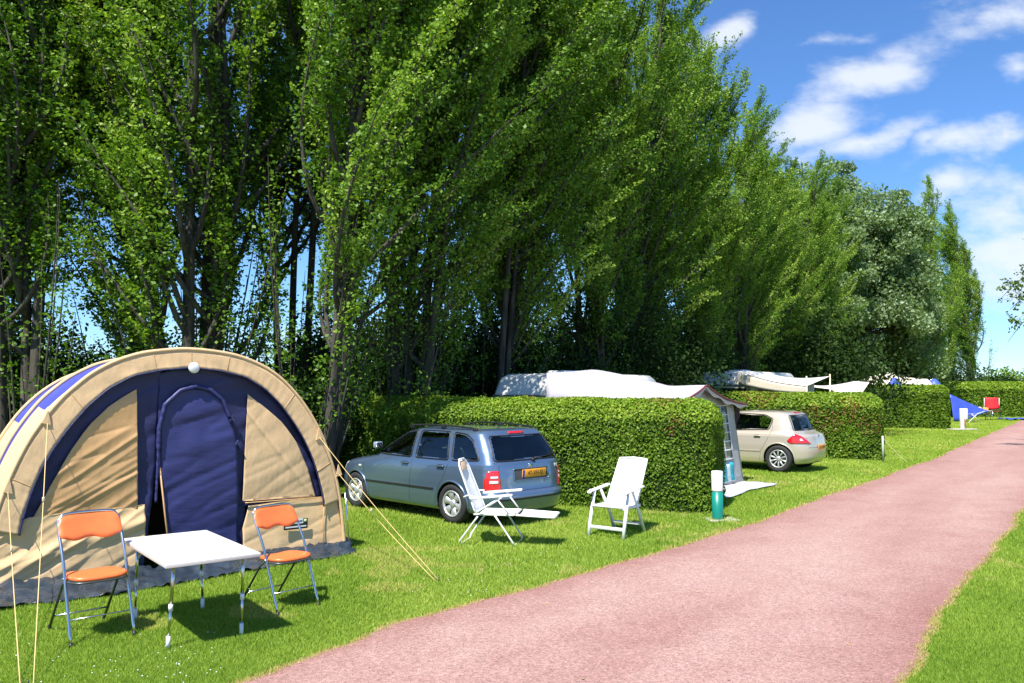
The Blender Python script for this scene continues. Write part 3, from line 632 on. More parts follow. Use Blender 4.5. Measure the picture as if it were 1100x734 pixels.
def fold(x, z, seed=0.0):
    """small canvas wrinkles"""
    a = mnoise.noise((x*1.6+seed*3.1, z*5.0-x*2.0, seed)); b = mnoise.noise((x*7+seed, z*3+x*4, seed+9)); c = 1-abs(mnoise.noise((x*2.2-z*3.5, z*2.5+seed, 4+seed)))*2
    return .014*a + .005*b + .012*max(0, c)**3
# outer skin bands between the hoops
HO = [(0, 1, 1), (.45, 1.0, 1.0), (.95, .985, .985), (1.35, .985, .985), (1.40, .985, .985), (2.3, .955, .955), (2.75, .95, .945), (2.8, .95, .945), (3.6, .86, .86), (4.05, .74, .74), (4.3, .5, .55)]
NA = 121; ax, az = arch(OUT, NA)
def skin(y, w, h, sag=0.0):
    return [(ax[i]*w*(1-sag*.5), y, az[i]*h*(1-sag) + .006*mnoise.noise((ax[i]*4, y*3, az[i]*4))) for i in range(NA)]
def hsec(y):
    ys_ = [h[0] for h in HO]; w = np.interp(y, ys_, [h[1] for h in HO]); h = np.interp(y, ys_, [h[2] for h in HO])
    sag = 0
    for a, b in ((0, 1.37), (1.37, 2.78), (2.78, 4.3)):
        if a <= y <= b: sag = .028*sin(pi*(y-a)/(b-a))
    return skin(y, w, h, sag)
def band(y0, y1, n, mi_fn):
    mb = MB(); Y = np.linspace(y0, y1, n); P = [hsec(y) for y in Y]
    vs = [p for row in P for p in row]; mb.add(vs, [])
    for i in range(n-1):
        for j in range(NA-1):
            mb.f.append((i*NA+j, i*NA+j+1, (i+1)*NA+j+1, (i+1)*NA+j)); mb.mi.append(mi_fn((Y[i]+Y[i+1])/2, j)); mb.sm.append(True)
    return mb
def navy1(y, j):
    u = abs(j-60)/60; left = j < 60
    if 1.28 < y: return 1 if 0.02 < u < .86 else 0
    if .88 < y and .03 < u < .44 and not (.88 < y < .95 and u > .43): return 1
    return 0
def navy2(y, j):
    u = abs(j-60)/60
    if y > 2.15 and u < .5: return 1
    return 0
band(0, 1.38, 29, navy1).build('front_canopy', [M_beige_lt, M_royal], tent, solid=.004)
band(1.38, 2.78, 25, navy2).build('middle_canopy', [M_beige_lt, M_royal], tent, solid=.004)
band(2.78, 4.3, 21, lambda y, j: 1 if y > 3.9 else 0).build('rear_canopy', [M_beige, M_navy], tent, solid=.004)
mb = MB(); P = hsec(4.3); mb.add(P, [tuple(range(NA))]); mb.build('rear_wall', M_navy, tent)
# pole sleeves over the hoops
for y, r in ((0.0, .022), (1.38, .024), (2.78, .024)):
    MB().tube([(x*1.004, yy, z*1.004+.006) for (x, yy, z) in hsec(y)], r, n=8).build('pole_sleeve', M_beige, tent)
# visor: pleated band from the front hoop in to the front edge
nx_ = 241; ox, oz = arch(OUT, nx_); ix, iz = arch(INN, nx_)
sel = [i for i in range(nx_) if (oz[i] > .60)]
P = []
for i in sel:
    row = []
    for k in range(7):
        t = k/6; pl = .0020*sin(i*1.9)*t + .012*mnoise.noise((i*.13, t*2, 1))*t
        row.append((ox[i]*(1-t)+ix[i]*t, -.008 - .018*t + pl, oz[i]*(1-t)+iz[i]*t + .002*sin(i*2.7)*t))
    P.append(row)
MB().grid(P).build('visor', M_beige, tent, solid=.004)
for q in (18, 52, 84, len(P)//2, len(P)-84, len(P)-52, len(P)-18): MB().tube([(a, b-.004, c) for a, b, c in P[q]], .003, n=5).build('visor_seam', M_beige_dk, tent)
# lace edge of the visor (dark scalloped hem)
pts = [(ix[i], -.030+.0015*sin(i*1.9), iz[i]+.0015*sin(i*2.4)) for i in sel]
MB().tube(pts, .009, n=6).build('visor_hem', M_navy, tent)

def poly_patch(poly, f, nz=40, nxx=24):
    """scanline patch over an x-monotone polygon in (x, z); f(x, z) -> point"""
    zs = [p[1] for p in poly]; z0, z1 = min(zs), max(zs); eps = (z1-z0)*1e-4; P = []
    for k in range(nz+1):
        z = z0+eps+(z1-z0-2*eps)*k/nz; xs = []
        for (xa, za), (xb, zb) in zip(poly, poly[1:]+poly[:1]):
            if (za <= z < zb) or (zb <= z < za): xs.append(xa+(xb-xa)*(z-za)/(zb-za))
        a, b = min(xs), max(xs); P.append([f(a+(b-a)*j/nxx, z) for j in range(nxx+1)])
    return MB().grid(P)
U = lambda u, z: (1.87-u, z)                                          # u measured from the right foot
def innx(z): return float(np.interp(z, INN[::-1, 1], INN[::-1, 0]))
inner_pts = lambda z0, z1, side, n=24: [(side*(innx(z)+.03), z) for z in np.linspace(z0, z1, n)]
def wallf(y0, amp=1.0, seed=0): return lambda x, z: (x, y0 + fold(x, z, seed)*amp, z)
# navy wall, left and right of the door opening
pl = [U(2.30, .10), U(2.30, .10)] + [U(2.44, .10), U(2.44, .66)] + inner_pts(.66, 2.22, -1) + [(-.30, 2.22), U(2.19, 2.0), U(2.19, 1.2), U(2.235, .75)]
poly_patch(pl, wallf(.062), 70, 30).build('front_wall', M_navy, tent, solid=.003)
pr = [U(2.02, .08), U(2.17, 1.13), U(2.19, 1.2), U(2.19, 2.18), U(1.87, 2.232)] + [(x, z) for x, z in inner_pts(.66, 2.225, 1)[::-1]] + [U(1.2, .66), U(1.2, .06)]
poly_patch(pr, wallf(.062, seed=2), 70, 40).build('front_wall', M_navy, tent, solid=.003)
# door panel with arched zip flap
door = [U(2.0, .07), U(2.155, 1.13), U(2.17, 1.58), U(2.11, 1.82), U(1.97, 1.96), U(1.81, 2.01), U(1.64, 1.97), U(1.50, 1.85), U(1.40, 1.62), U(1.33, 1.38), U(1.31, .9), U(1.29, .06)]
def doorf(x, z):
    b = sin(min(1, max(0, (z-.05)/1.95))*pi)
    return (x, .040 - .03*b*sin((x+.35)*2.2) + .005*sin(z*9-x*6)*(.3+.7*b) + fold(x, z, 5), z)
poly_patch(door, doorf, 70, 26).build('door', M_navy_lt, tent, solid=.003)
zp = [U(2.20, .78), U(2.19, 1.2), U(2.185, 1.58), U(2.13, 1.83), U(1.97, 1.985), U(1.81, 2.03), U(1.64, 1.99), U(1.50, 1.87), U(1.42, 1.68)]
d = np.array(zp); c = np.concatenate([[0], np.cumsum(np.linalg.norm(np.diff(d, axis=0), axis=1))]); t = np.linspace(0, c[-1], 90)
zx, zz = np.interp(t, c, d[:, 0]), np.interp(t, c, d[:, 1])
MB().tube([(a, .022+.010*mnoise.noise((i*.45, 5, 2)), b) for i, (a, b) in enumerate(zip(zx, zz))], [(.024 if i > 25 else .014)+.006*mnoise.noise((i*.7, 1, 2)) for i in range(90)], n=8).build('zip_flap', M_navy_lt, tent)
MB().tube([(U(2.165, 1.15)[0], .03, 1.15), (U(2.10, .6)[0], .01, .6), (U(2.03, .12)[0], .02, .12)], .009, n=6).build('door_piping', M_beige_dk, tent)
for (u, z) in ((1.40, 1.66), (1.33, 1.38)):
    MB().box((1.87-u, .015, z), (.035, .02, .07), rot=(0, .5, 0), bevel=.006).box((1.87-u+.03, .012, z-.04), (.02, .02, .09), rot=(0, -.4, 0), bevel=.005).build('toggle', M_navy, tent)
MB().lathe([(.001, -.010), (.05, -.010), (.062, 0), (.05, .008), (.001, .010)], c=(.02, -.048, 2.235), axis='y', n=24).build('round_vent_cap', M_white_plastic, tent)
# window panels (tan, glossy, creased) and lower flaps (lighter)
def diag(x, z, k, seed):
    """stretch folds running up to the right"""
    a = (z-.9) - (x+1.0)*.62; s = 0
    for i, (o, w, h) in enumerate(((-.62, .05, .03), (-.50, .03, .028), (-.38, .025, .026), (-.28, .045, .034), (-.16, .02, .016), (-.08, .025, .026), (.02, .02, .016), (.10, .03, .030), (.20, .018, .016), (.29, .025, .020), (.42, .04, .016))):
        q = (a-o-.03*sin(x*3+i))/w; s += h*math.exp(-abs(q)**1.5)*(.6+.4*sin(x*2.2+i*1.7))
    return s*k*.62
Lx = lambda z: -float(np.interp(z, [.70, .74, 1.09, 1.37, 1.62, 1.84, 2.0], [1.50, 1.47, 1.31, 1.17, 1.01, .80, .55]))
winL = [(Lx(z), z) for z in np.linspace(.72, 1.98, 16)] + [U(2.42, 2.0), U(2.38, .72)]
poly_patch(winL, lambda x, z: (x, .034 - diag(x, z, 1.0, 0)*min(1, (1.98-z)*3+.1) - .02*sin((z-.72)*2.4) + fold(x, z, 1)*.6, z), 90, 60).build('window_cover', M_beige_dk, tent, solid=.003)
Rx = lambda z: float(np.interp(z, [.68, .70, 1.02, 1.36, 1.59, 1.79, 1.95], [1.53, 1.52, 1.42, 1.26, 1.09, .86, .64]))
winR = [(.62, .70), (.66, 1.95)] + [(Rx(z), z) for z in np.linspace(.69, 1.94, 16)[::-1]]
poly_patch(winR, lambda x, z: (x, .034 - .022*sin((z-.7)*2.5)*sin((x-.6)*3.2) - .012*math.exp(-((z-2.3+(x-.2)*1.25)/.03)**2) + fold(x, z, 3)*.45, z), 60, 40).build('window_cover', M_beige, tent, solid=.003)
flapL = [U(2.40, .10), U(2.30, .42), U(2.31, .765), (-1.50, .735), (-1.62, .70), (-1.80, .66), (-1.88, .08), (-1.4, .06)]
poly_patch(flapL, lambda x, z: (x, .022 - .05*max(0, .7-z) - diag(x, z, 1.35, 0)*.9*min(1, (.78-z)*6+.05) - .03*math.exp(-((z-.30-(x+1.6)*.25)/.06)**2) + fold(x, z, 4), z), 60, 70).build('mud_wall', M_beige_lt, tent, solid=.003)
flapR = [(.63, .06), (.62, .40), (.69, .66), (1.58, .685), (1.80, .66), (1.91, .04), (1.2, .03)]
poly_patch(flapR, lambda x, z: (x, .022 - .05*max(0, .6-z) - .010*sin((x*1.3+z)*14)*max(0, (.45-z))*1.5 + fold(x, z, 6)*.5, z), 40, 50).build('mud_wall', M_beige_lt, tent, solid=.003)
MB().tube([(x, .0, .70-.012*x) for x in np.linspace(.64, 1.62, 20)], .007, n=6).tube([(1.62, -.03, .03), (1.60, -.015, .35), (1.62, 0, .68)], .006, n=6).build('seam', M_beige_dk, tent)
# brand-like label on the flap: green word, pale letters on black, pale strip
M_lab = mat('label_black', (.02, .025, .02), .6); M_labg = mat('label_green', (.22, .42, .05), .6); M_labw = mat('label_white', (.72, .74, .74), .6); M_laby = mat('label_lime', (.62, .72, .35), .6)
lb = MB(); lb.box((1.245, -.030, .395), (.30, .006, .118), bevel=.002).build('label', M_lab, tent)
MB().box((1.165, -.0355, .425), (.125, .004, .052)).build('label_panel', M_labg, tent)
MB().box((1.285, -.0355, .428), (.10, .004, .056)).build('label_panel', M_labw, tent)
text('Euro', .045, (1.165, -.039, .425), (pi/2, 0, 0), M_labw, tent, 'label_lettering')
text('CAMP', .030, (1.285, -.039, .428), (pi/2, 0, 0), M_lab, tent, 'label_lettering')
MB().lathe([(.001, -.004), (.018, -.003), (.019, 0)], c=(1.365, -.035, .428), axis='y', n=12).build('label_dot', M_laby, tent)
MB().box((1.245, -.0355, .365), (.26, .004, .014)).build('label_strip', M_labw, tent)
# inner tent seen through the open slit
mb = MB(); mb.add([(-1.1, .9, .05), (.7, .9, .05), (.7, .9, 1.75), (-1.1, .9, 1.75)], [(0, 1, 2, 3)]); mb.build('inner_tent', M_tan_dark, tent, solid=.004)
MB().box((0, 2.1, .012), (3.5, 4.1, .012)).build('groundsheet', M_tarp, tent)
# crinkled apron of the groundsheet spread on the grass in front
P = []; xs_ = np.linspace(-2.05, 1.93, 150)
r_ = np.random.default_rng(4)
for x in xs_:
    w = float(np.interp(x, [-2.05, -1.2, -.3, .3, 1.2, 1.93], [.70, .70, .68, .52, .44, .34])); w += .03*sin(x*5)+.02*sin(x*13)
    gap = math.exp(-((x+.33)/.07)**2)
    row = []
    for k in range(19):
        t = k/18; y = .045 - w*t
        z = .11*(1-t)**1.5*(1-.6*gap) + .012 + .07*abs(mnoise.noise((x*2.2, t*2.5, 3)))*(1-t*.6) + .06*abs(mnoise.noise((x*7, t*5, 8))) + .022*mnoise.noise((x*20, t*13, 5)) + .03*math.exp(-((t-.45-.1*sin(x*3))/.1)**2)*(.5+.5*sin(x*4.2))
        row.append((x + .01*sin(t*20+x*9), y, max(z, .008)))
    P.append(row)
MB().grid(P).build('groundsheet_apron', M_tarp, tent, solid=.003)
# guy lines and the right hand pole
def sagl(a, b, s=.03, n=10): return [(a[0]+(b[0]-a[0])*t, a[1]+(b[1]-a[1])*t, a[2]+(b[2]-a[2])*t - s*sin(pi*t)) for t in np.linspace(0, 1, n)]
stake = w2t(-3.24, 5.60, .02); 
for a, b in (((-1.71, -.02, 1.0), w2t(-3.30, 5.62, .02)), ((-1.39, -.02, 1.66), w2t(-3.20, 5.60, .02)), ((1.53, -.02, 1.42), w2t(-.77, 8.66, .02)), ((1.80, -.02, .95), w2t(-.80, 8.62, .02))):
    g_ = MB().tube(sagl(a, b), .0036, n=6).build('guy_line', M_rope, tent)
    m = [a[i]*.62+b[i]*.38 for i in range(3)]
    MB().box(m, (.02, .012, .04), bevel=.004).build('line_runner', M_rope_w, g_)
for a in ((-1.70, -.02, 1.03), (-1.39, -.02, 1.69), (1.52, -.02, 1.43), (1.79, -.02, .97)):
    s_ = 1 if a[0] > 0 else -1
    MB().prism([(0, .10), (s_*.05, -.03), (-s_*.03, -.05)], -.012, .004, axis='y').build('guy_tab', M_beige, tent).location = a
for st in (w2t(-3.25, 5.60, 0), w2t(-.78, 8.64, 0)):
    MB().tube([(st[0], st[1], -.05), (st[0]+.01, st[1]-.03, .05), (st[0], st[1]-.015, .065)], .005, n=6).build('tent_peg', M_dark_steel, tent)
MB().tube([(1.87, -.06, .72), (1.93, -.08, .0)], .010, n=10).build('side_pole', M_steel, tent)
# ------------------------------------------------------------------ camping table and two orange folding chairs
def make_table():
    root = empty('camping_table', (-2.73, 7.0, 0), atan2(.789, -.614), 'white-topped folding camping table between the two orange chairs', 'table')
    top = MB().box((0, 0, .672), (1.36, .72, .022), bevel=.006); top.build('tabletop', M_wood, root)
    e = MB(); 
    for s in (-1, 1): e.box((0, s*.362, .667), (1.36, .008, .030), bevel=.002); e.box((s*.682, 0, .667), (.008, .732, .030), bevel=.002)
    e.build('edge_trim', mat('table_edge', (.66, .62, .60), .4, metal=.2), root)
    for sx in (-1, 1):
        for sy in (-1, 1):
            x, y = sx*.55, sy*.27; fx, fy = sx*.50, sy*.285
            l = MB().tube([(x, y, .66), (x+(fx-x)*.55, y+(fy-y)*.55, .32)], .013, n=12).build('leg', M_steel, root)
            MB().tube([(x+(fx-x)*.5, y+(fy-y)*.5, .33), (fx, fy, .08)], .010, n=12).build('leg_extension', M_steel, l)
            MB().tube([(x+(fx-x)*.53, y+(fy-y)*.53, .345), (x+(fx-x)*.57, y+(fy-y)*.57, .295)], .017, n=12).build('collar', M_white_plastic, l)
            MB().tube([(fx, fy, .10), (fx, fy, .006)], .016, n=12).build('foot', M_white_plastic, l)
    fr = MB()
    for s in (-1, 1): fr.tube([(-.6, s*.27, .652), (.6, s*.27, .652)], .010); fr.tube([(s*.55, -.27, .65), (s*.55, .27, .65)], .010); fr.tube([(s*.55, s*.27, .5), (s*.3, s*.27, .645)], .006)
    fr.build('underframe', M_steel, root)
make_table()
def bez(p, n=8):
    """smooth polyline through points (Catmull-Rom)"""
    p = [Vector(q) for q in p]; q = [p[0]*2-p[1]] + p + [p[-1]*2-p[-2]]; o = []
    for i in range(1, len(q)-2):
        for k in range(n):
            t = k/n; a, b, c, d = q[i-1], q[i], q[i+1], q[i+2]
            o.append(.5*((2*b)+(c-a)*t+(2*a-5*b+4*c-d)*t*t+(3*b-3*c+d-a)*t**3))
    o.append(p[-1]); return [tuple(v) for v in o]
def make_orange_chair():
    """faces -y; front feet at y=-.30, back feet at y=.33"""
    root = empty('folding_chair', (0, 0, 0)); W = .225
    # main frame: front feet up past the seat to the back
    def side(s): return [(s*W, -.30, .008), (s*W, -.12, .44), (s*W, -.05, .60), (s*W, .10, .84), (s*(W-.02), .125, .895), (s*(W-.08), .135, .925)]
    pts = side(-1) + side(1)[::-1]
    MB().tube(bez(pts, 6), .0115, n=10).build('back_frame', M_steel, root)
    rear = MB().tube([(-W+.022, .33, .008), (-W+.022, .02, .40), (-W+.022, -.06, .455)], .0105, n=10).build('rear_leg', M_dark_steel, root)
    MB().tube([(W-.022, .33, .008), (W-.022, .02, .40), (W-.022, -.06, .455)], .0105, n=10).build('rear_leg', M_dark_steel, root)
    MB().tube([(-W, -.225, .185), (W, -.225, .185)], .006, n=8).build('front_stretcher', M_steel, root)
    MB().tube([(-W+.02, .235, .125), (W-.02, .235, .125)], .007, n=8).build('rear_stretcher', M_steel, root)
    for s in (-1, 1):
        for y in (-.30, .33):
            MB().tube([(s*(W if y < 0 else W-.022), y*1.01, 0), (s*(W if y < 0 else W-.022), y*.965, .035)], .0145, n=10).build('foot', M_black, root)
        MB().lathe([(.001, -.016), (.012, -.014), (.012, .014), (.001, .016)], c=(s*W, -.10, .47), axis='x', n=12).build('pivot', M_steel, root)
    # seat: rounded trapezoid, padded
    n = 40; out = []
    for k in range(n):
        q = 2*pi*k/n; c, s = cos(q), sin(q); x = .205*abs(c)**.55*(1 if c > 0 else -1); y = .20*abs(s)**.62*(1 if s > 0 else -1)
        out.append((x*(1.0-.06*(y/.2)), y-.07))
    st = MB(); rings = []
    for (sc_, z) in ((.0, .446), (.9, .446), (.985, .452), (1.0, .462), (.985, .474), (.93, .482), (.75, .486), (.4, .484), (.0, .482)):
        rings.append([(x*sc_, (y+.07)*sc_-.07, z + .012*(-(y+.07)*sc_/.2)*.5 + .010*abs(x*sc_/.2)**2) for x, y in out])
    st.grid(rings, closed=True); st.build('seat', M_orange, root)
    MB().tube([(x*1.0, (y+.07)*1.0-.07, .450) for x, y in out]+[(out[0][0], out[0][1], .450)], .008, n=6).build('seat_rim', M_dark_steel, root)
    # backrest: curved padded panel wrapped on the frame, wavy lower edge
    P = []; Q = []
    for i in range(25):
        u = -1+2*i/24; x = u*.232; zt = .935 - .050*abs(u)**3.2 - (.05 if abs(u) > .96 else 0); zb = .742 + .012*cos(u*pi*2.0) - .012*(1-abs(u)) + (.012 if abs(u) > .95 else 0)
        row = []; row2 = []
        for j in range(11):
            t = j/10; z = zb+(zt-zb)*t; yb = float(np.interp(z, [.60, .84, .90, .94], [-.05, .10, .128, .138]))
            pad = .024*(1-abs(2*t-1)**4)**.5*(1-abs(u)**10)**.5 + .003
            y = yb - .012 + .03*(1-u*u); row.append((x, y-pad, z)); row2.append((x, y+pad*.6, z))
        P.append(row); Q.append(row2)
    b = MB().grid(P); b.grid(Q)
    for A_, B_ in ((P[0], Q[0]), (P[-1], Q[-1]), ([r[0] for r in P], [r[0] for r in Q]), ([r[-1] for r in P], [r[-1] for r in Q])): b.grid([A_, B_])
    b.build('backrest', M_orange, root)
    return root
ch = make_orange_chair()
def face(o, x, y, fx, fy, z=0): o.location = (x, y, z); o.rotation_euler = (0, 0, atan2(fy, fx)+pi/2)
def rescale(o, s): o.scale = (s, s, s)
face(ch, -3.455, 6.84, .70, -.72); rescale(ch, 1.05)
tag(ch, 'orange padded folding chair at the left end of the white table, by the guy lines', 'folding chair', 'orange folding chairs at the table')
c2 = copy_tree(ch); c2.name = 'folding_chair'; face(c2, -2.15, 7.70, .78, -.63); rescale(c2, .98)
tag(c2, 'orange padded folding chair right of the white table, in front of the tent label', 'folding chair', 'orange folding chairs at the table')

# ------------------------------------------------------------------ white reclining lounger with footrest (faces -y)
def make_lounger():
    root = empty('reclining_lounger', (0, 0, 0), 0, 'white metal-framed reclining lounger with its footrest out, behind the estate car', 'lounger'); W = .27
    M_sl = mat('white_mesh_fabric', (.76, .76, .77), .5, var=.03, bump=.2, bscale=200); M_orp = mat('faded_orange_patch', (.75, .50, .32), .6)
    for y0, y1, nm in ((-.06, -.30, 'front_leg'), (.16, .40, 'rear_leg')):
        # legs as a U: down one side, across the ground, up the other
        pts = [(-W, y0, .40 if nm == 'front_leg' else .38), (-W, y1, .06), (-W+.04, y1-.0, .014), (W-.04, y1, .014), (W, y1, .06), (W, y0, .40 if nm == 'front_leg' else .38)]
        q = []
        for a, b in zip(pts, pts[1:]): q += [tuple(a[i]+(b[i]-a[i])*t for i in range(3)) for t in np.linspace(0, 1, 6)[:-1]]
        q.append(pts[-1]); MB().tube(q, .0115, n=8).build(nm, M_white_paint, root)
    # seat, back, footrest frames + slung fabric
    def panel(name, a, b, w0, w1, sag, kind='seat', rnd=False):
        fr = MB(); n = 14; L_ = []; R_ = []
        for t in np.linspace(0, 1, n):
            w = w0+(w1-w0)*t
            if rnd and t > .8: w *= sqrt(max(0, 1-((t-.8)/.2)**2*.75))
            y = a[0]+(b[0]-a[0])*t; z = a[1]+(b[1]-a[1])*t; L_.append((-w, y, z)); R_.append((w, y, z))
        fr.tube(L_+R_[::-1], .012, n=8); fo = fr.build(name+'_frame', M_white_paint, root)
        P = []
        for i in range(n):
            P.append([(L_[i][0]*(1-2*k/8), L_[i][1] + sag[0]*(1-(2*k/8-1)**2), L_[i][2] + sag[1]*(1-(2*k/8-1)**2) + .004*sin(i*1.5)) for k in range(9)])
        MB().grid(P).build(name, M_sl, root, solid=.008)
    panel('seat', (.22, .40), (-.30, .405), .25, .25, (0, -.03))
    panel('backrest', (.20, .42), (.46, 1.08), .25, .20, (.03, -.02), rnd=True)
    panel('footrest', (-.33, .405), (-.81, .385), .24, .22, (0, -.03))
    MB().box((0, .435, 1.00), (.22, .02, .12), rot=(-.4, 0, 0), bevel=.008).build('head_cushion', M_orp, root)
    for s in (-1, 1):
        a = MB().box((s*.30, -.03, .635), (.062, .54, .030), rot=(-.10, 0, 0), bevel=.009).build('armrest', M_white_plastic, root)
        MB().tube([(s*.30, .34, .62), (s*.28, .30, .64), (s*.30, .22, .64)], .010, n=8).build('arm_bracket', M_white_paint, a)
        MB().tube([(s*.29, .18, .42), (s*.30, -.12, .62)], .010, n=8).tube([(s*.29, -.25, .42), (s*.30, -.08, .63)], .010, n=8).build('arm_strut', M_white_paint, root)
    return root
lo = make_lounger(); face(lo, -.22, 10.78, .975, -.22)

# ------------------------------------------------------------------ white resin multi-position chair (faces -y)
def make_resin():
    root = empty('garden_chair', (0, 0, 0), 0, 'white plastic high-backed garden chair facing the camera in front of the hedge', 'garden chair'); W = .265
    P_ = M_white_plastic
    for s in (-1, 1):
        MB().tube([(s*W, -.33, .0), (s*W, -.27, .25), (s*(W-.004), -.16, .62)], [.026, .024, .020], n=8, flat=1.3).build('front_leg', P_, root)
        MB().tube([(s*(W-.03), .36, .0), (s*(W-.03), .20, .30), (s*(W-.02), -.02, .62)], [.026, .023, .020], n=8, flat=1.3).build('rear_leg', P_, root)
        MB().box((s*(W+.005), .0, .645), (.062, .52, .028), rot=(.10, 0, 0), bevel=.012, seg=3).box((s*(W+.005), -.27, .615), (.055, .09, .03), rot=(.5, 0, 0), bevel=.012).build('armrest', P_, root)
        MB().box((s*(W-.035), -.02, .405), (.035, .50, .045), bevel=.010).build('seat_rail', P_, root)
    MB().box((0, -.305, .13), (.50, .025, .05), rot=(.15, 0, 0), bevel=.010).build('front_stretcher', P_, root)
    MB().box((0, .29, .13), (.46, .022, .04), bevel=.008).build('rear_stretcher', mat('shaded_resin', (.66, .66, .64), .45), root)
    # seat shell with slots: slats
    st = MB(); st.box((0, -.27, .425), (.47, .06, .035), bevel=.014)
    for k in range(6): st.box((0, -.20+.068*k, .425-.012*sin(k/5*pi)), (.45, .058, .018), bevel=.006)
    st.build('seat', P_, root)
    P = []; Q = []
    for i in range(21):
        t = i/20; y = .14 + .36*t; z = .44 + .60*t; row = []; row2 = []
        for k in range(15):
            u = -1+2*k/14; w = .235*(1-.10*t)*(1 if t < .94 else 1-.12*((t-.94)/.06)**2); hz = z + (.0 if t < .9 else -.018*u*u)
            row.append((u*w, y + .028*(1-u*u)*1.0, hz)); row2.append((u*w, y+.028*(1-u*u)+.016, hz-.004))
        P.append(row); Q.append(row2)
    b = MB().grid(P).grid(Q)
    for A_, B_ in ((P[0], Q[0]), (P[-1], Q[-1]), ([r[0] for r in P], [r[0] for r in Q]), ([r[-1] for r in P], [r[-1] for r in Q])): b.grid([A_, B_])
    b.build('backrest', P_, root)
    fr = MB()
    for s in (-1, 1): fr.tube([(s*.238, .13, .42), (s*.215, .50, 1.035)], .014, n=8)
    fr.tube([(-.215, .50, 1.035), (0, .525, 1.048), (.215, .50, 1.035)], .014, n=8); fr.build('back_rim', P_, root)
    ribs = MB()
    for u in (-.14, -.07, 0, .07, .14): ribs.tube([(u, .170, .50), (u*.95, .470, .97)], .004, n=6)
    ribs.build('back_ribs', P_, root)
    return root
rc = make_resin(); face(rc, 1.45, 11.42, -.58, -.81); rc.scale = (1.0, 1.0, .97)

# ------------------------------------------------------------------ bollard, posts, far bits
M_green = mat('green_enamel', (.006, .21, .16), .35, var=.08, vscale=6); M_conc = mat('concrete', (.42, .38, .33), .9, var=.15, vscale=20, bump=.4)
bo = empty('bollard', (3.14, 12.64, 0), 0, 'green post with white top beside the end of the nearest hedge', 'bollard')
MB().lathe([(.0, .022), (.082, .022), (.084, .04), (.084, .44), (.0, .44)], n=28).build('post', M_green, bo)
MB().lathe([(.0, .44), (.086, .442), (.087, .46), (.087, .735), (.080, .747), (.0, .75)], n=28).build('white_cap', M_white_plastic, bo)
MB().box((.06, .02, .006), (.46, .34, .03), rot=(0, 0, .2), bevel=.010).build('base_slab', M_conc, bo)
ps = MB().tube([(0, 0, 0), (0, 0, .72)], .028, n=12).build('marker_post', mat('grey_pvc', (.42, .44, .44), .5)); ps.location = (10.15, 22.55, 0)
tag(ps, 'thin grey post standing at the corner of the second hedge', 'post')
rp = MB().tube(sagl((0, 0, .66), (.50, -.35, .02), .04), .004, n=5).build('cord', M_rope_w); rp.location = (10.16, 22.55, 0); tag(rp, 'pale cord running from the thin grey post down to the lawn', 'cord')
pe = empty('utility_pedestal', (22.05, 40.3, 0), .2, 'white electricity post with side box on a concrete slab near the far hedge', 'electricity post')
MB().box((0, 0, .53), (.16, .14, 1.04), bevel=.02).build('post', M_white_paint, pe)
b_ = MB().box((.17, -.02, .78), (.20, .16, .54), bevel=.03).build('meter_box', M_white_plastic, pe)
MB().box((.11, -.06, .32), (.08, .04, .34), bevel=.01).build('socket_panel', mat('rust_red', (.38, .12, .07), .6), pe)
MB().box((0, 0, .03), (1.3, .6, .06), bevel=.02).build('base_slab', M_conc, pe)
# big blue tarp / windbreak beyond
M_tb = mat('blue_tarp', (.045, .085, .48), .4, var=.12, vscale=2, bump=.4, bscale=4); M_red = mat('red_fabric', (.55, .012, .02), .7, var=.1)
tb = empty('blue_shelter', (27.6, 50.6, 0), 0, 'sloping blue sheet shelter at the far hedge, right of the electricity post', 'shelter')
P = []
for i in range(21):
    u = i/20
    P.append([(-.45+u*2.35, .3-.35*v*(1-u*.75) , .02 + (1.66*(1-u)**1.05+.62*u)*(1-v) + (.02+.62*max(0, u-.30)/.7)*v + .05*sin(u*pi)*sin(v*pi) ) for v in np.linspace(0, 1, 9)])
MB().grid(P).build('sheet', M_tb, tb, solid=.01)
MB().tube([(-.6, .3, 0), (-.6, .3, 1.70)], .02).tube([(2.15, .3, 0), (2.15, .3, .66)], .02).build('pole', M_steel, tb)
# far folding stool frame, red chair, pole and groundsheet
st = empty('camp_stool', (27.7, 49.2, 0), .3, 'small chrome folding stool frame standing under the edge of the blue sheet', 'stool')
MB().tube([(-.5, 0, 0), (.2, 0, .52), (.75, 0, .66)], .022).tube([(.45, 0, 0), (-.25, 0, .5)], .022).tube([(-.5, .4, 0), (.2, .4, .52)], .022).tube([(.45, .4, 0), (-.25, .4, .5)], .022).build('frame', M_white_paint, st)
MB().box((-.05, .2, .5), (.5, .44, .03), bevel=.01).build('seat', mat('lilac_fabric', (.3, .28, .5), .8), st)
rc_ = empty('red_camp_chair', (31.2, 53.3, 0), -.3, 'bright red fabric camping chair in front of the far hedge', 'camping chair')
P = [[(-.42+.84*u+.02*sin(v*6), .25+.10*v-.10*sin(u*pi), .72+.72*v-.06*sin(u*pi)*(1-v)) for u in np.linspace(0, 1, 9)] for v in np.linspace(0, 1, 7)]
MB().grid(P).build('backrest', M_red, rc_, solid=.02)
MB().box((0, -.05, .55), (.8, .55, .04), bevel=.015).build('seat', mat('dark_red_fabric', (.15, .01, .015), .8), rc_)
for s in (-1, 1):
    MB().tube([(s*.4, -.3, 0), (s*.4, .3, .7)], .015).tube([(s*.4, .35, 0), (s*.4, -.3, .58), (s*.4, -.3, .75)], .015).build('leg', M_dark_steel, rc_)
    MB().box((s*.43, .28, 1.1), (.05, .04, .62), rot=(.14, 0, 0), bevel=.01).build('side_strap', M_white_plastic, rc_)
